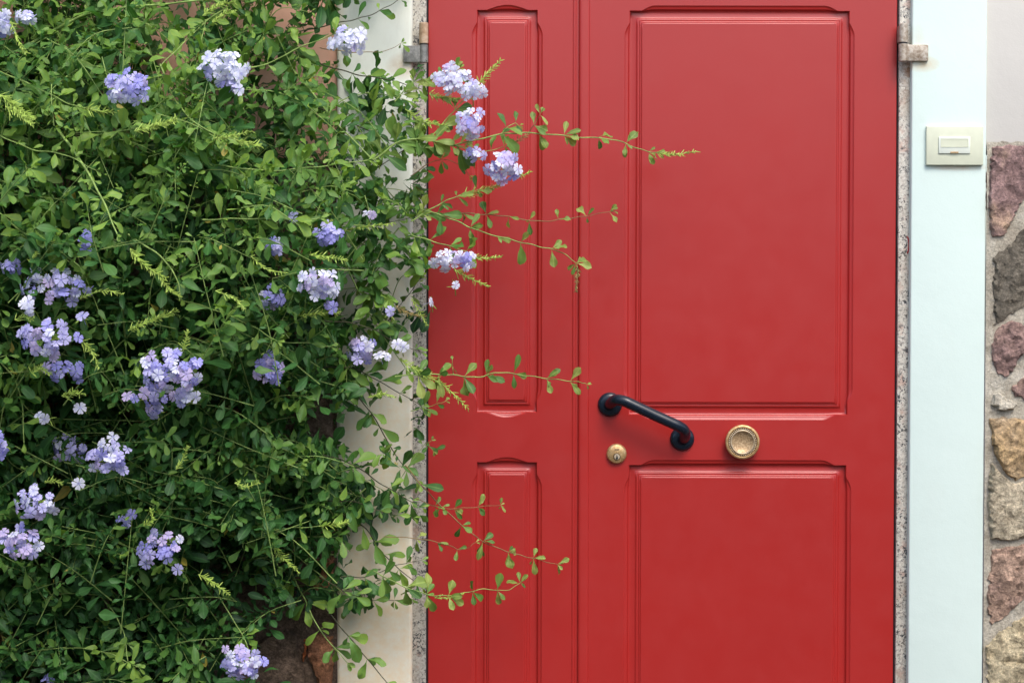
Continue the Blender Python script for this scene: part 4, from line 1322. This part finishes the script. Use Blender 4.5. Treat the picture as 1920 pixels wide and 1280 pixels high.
while shoots < NS and tries < 20000:
    tries += 1
    px, py = rng.uniform(-420, 800), rng.uniform(-190, 1560)
    dn = density(px, py)
    if rng.random() > dn: continue
    F = front(px, py)
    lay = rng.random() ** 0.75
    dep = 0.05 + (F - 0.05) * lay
    tip = P(px, py, -dep)
    shoots += 1
    Ls = rng.uniform(0.12, 0.26) * (0.7 if px > 560 else 1)
    dirv = Vector((rng.gauss(0.12, 0.75), -rng.uniform(0.0, 0.75), rng.gauss(0.05, 0.6))).normalized()
    base = tip - dirv * Ls + Vector((0, 0.02, -0.02))
    if base.y > -0.03: base.y = -0.03
    mid = (tip + base) / 2 + Vector((rng.gauss(0, .01), -0.01, 0.03 * rng.random()))
    pts = spline([base, mid, tip], 4)
    stem_pts.append(pts)
    m = len(pts)
    L0 = rng.choice((0.036, 0.046, 0.054, 0.062, 0.076)) * rng.uniform(0.9, 1.1) * (0.88 if lay > .75 else 1.0)
    age_shade_base = 0.10 + 0.40 * lay + rng.uniform(-.12, .16) + (0.14 if py < 420 else -0.10 if py > 900 else 0.02)  # age, with shade painted in: leaves darker low down, lighter near the top
    for i in range(1, m):
        t = (pts[i] - pts[i - 1]).normalized()
        u = t.orthogonal().normalized(); w = t.cross(u)
        f = i / (m - 1)
        k = rng.randint(2, 4)
        a0 = rng.uniform(0, 6.28)
        for j in range(k):
            a = a0 + j * 6.283 / k + rng.uniform(-.5, .5)
            d = (u * math.cos(a) + w * math.sin(a)) + t * rng.uniform(0.1, 0.9)
            d = d.normalized() + Vector((0, -0.15, rng.uniform(-0.35, 0.15)))
            up = Vector((rng.gauss(0, .4), -rng.uniform(0.25, 1.0), rng.uniform(0.2, 1.2)))
            LL = L0 * (1.0 - 0.35 * f) * rng.choice((1.05, 1, .75, .45, .3))
            age_shade = age_shade_base + 0.50 * max(0, f - 0.5) + rng.uniform(-.12, .12)
            cand_p.append((pts[i] + d.normalized() * 0.003, d, up, LL, age_shade))
# keep the openings that show wall between the leaves
cen = np.array([c[0] + c[1].normalized() * c[3] * 0.5 for c in cand_p])
ux, uy = project(cen)
for c, a, b in zip(cand_p, ux, uy):
    if a > 800: continue
    hole = any(((a - hx) / ax) ** 2 + ((b - hy) / ay) ** 2 < 0.85 for hx, hy, ax, ay in HOLES)
    if hole and rng.random() < (0.74 if b < 300 else 0.86): continue
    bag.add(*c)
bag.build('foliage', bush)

# thin stems of the mass, and the trunks it grows from
V, T = [], []
def np_tube(pts, r0, r1, n=4):
    o = len(V)
    up = None
    m = len(pts)
    for i, p in enumerate(pts):
        t = (pts[min(i + 1, m - 1)] - pts[max(i - 1, 0)]).normalized()
        u = t.orthogonal().normalized() if up is None else (up - t * up.dot(t)).normalized()
        up = u; s = t.cross(u); r = r0 + (r1 - r0) * i / (m - 1)
        for k in range(n):
            a = 6.2832 * k / n
            V.append(p + (u * math.cos(a) + s * math.sin(a)) * r)
    for i in range(m - 1):
        for k in range(n):
            a, b = o + i * n + k, o + i * n + (k + 1) % n
            T.append((a, b, b + n)); T.append((a, b + n, a + n))
for pts in stem_pts:
    q = project(np.array([pts[-1], pts[0]]))
    if max(q[0]) > 790: continue
    if any(((q[0][e] - hx) / ax) ** 2 + ((q[1][e] - hy) / ay) ** 2 < 1.2 for e in (0, 1) for hx, hy, ax, ay in HOLES): continue
    np_tube(pts, 0.0016, 0.0007)
o = link('twigs', np_mesh('twigs', np.array([tuple(v) for v in V]), T), bush, M_stem)
o['kind'] = 'stuff'
for i, (bx, tx) in enumerate(((-120, -260), (-60, -20), (20, 120), (90, 260), (150, 380), (210, 480), (260, 560))):
    b0 = Vector((P(bx, 640).x, -0.09 - 0.01 * (i % 3), 0.0)); e = P(tx, 120 + 60 * (i % 3), -0.12)
    mids = [b0.lerp(e, f) + Vector((0.05 * math.sin(i * 3 + f * 5), -0.01 * math.sin(f * 3.1), 0)) for f in (0, .25, .5, .75, 1)]
    bm = bmesh.new(); bm_tube(bm, spline(mids, 5), [0.008 * (1 - 0.7 * k / 20) for k in range(21)], 8)
    link('trunk', finish(bm, 'trunk', 80), bush, M_stem_w)

print('leaves in mass', len(bag.items), 'leaf objects', nleafobj, 'florets', nfl, 'shoots', shoots)
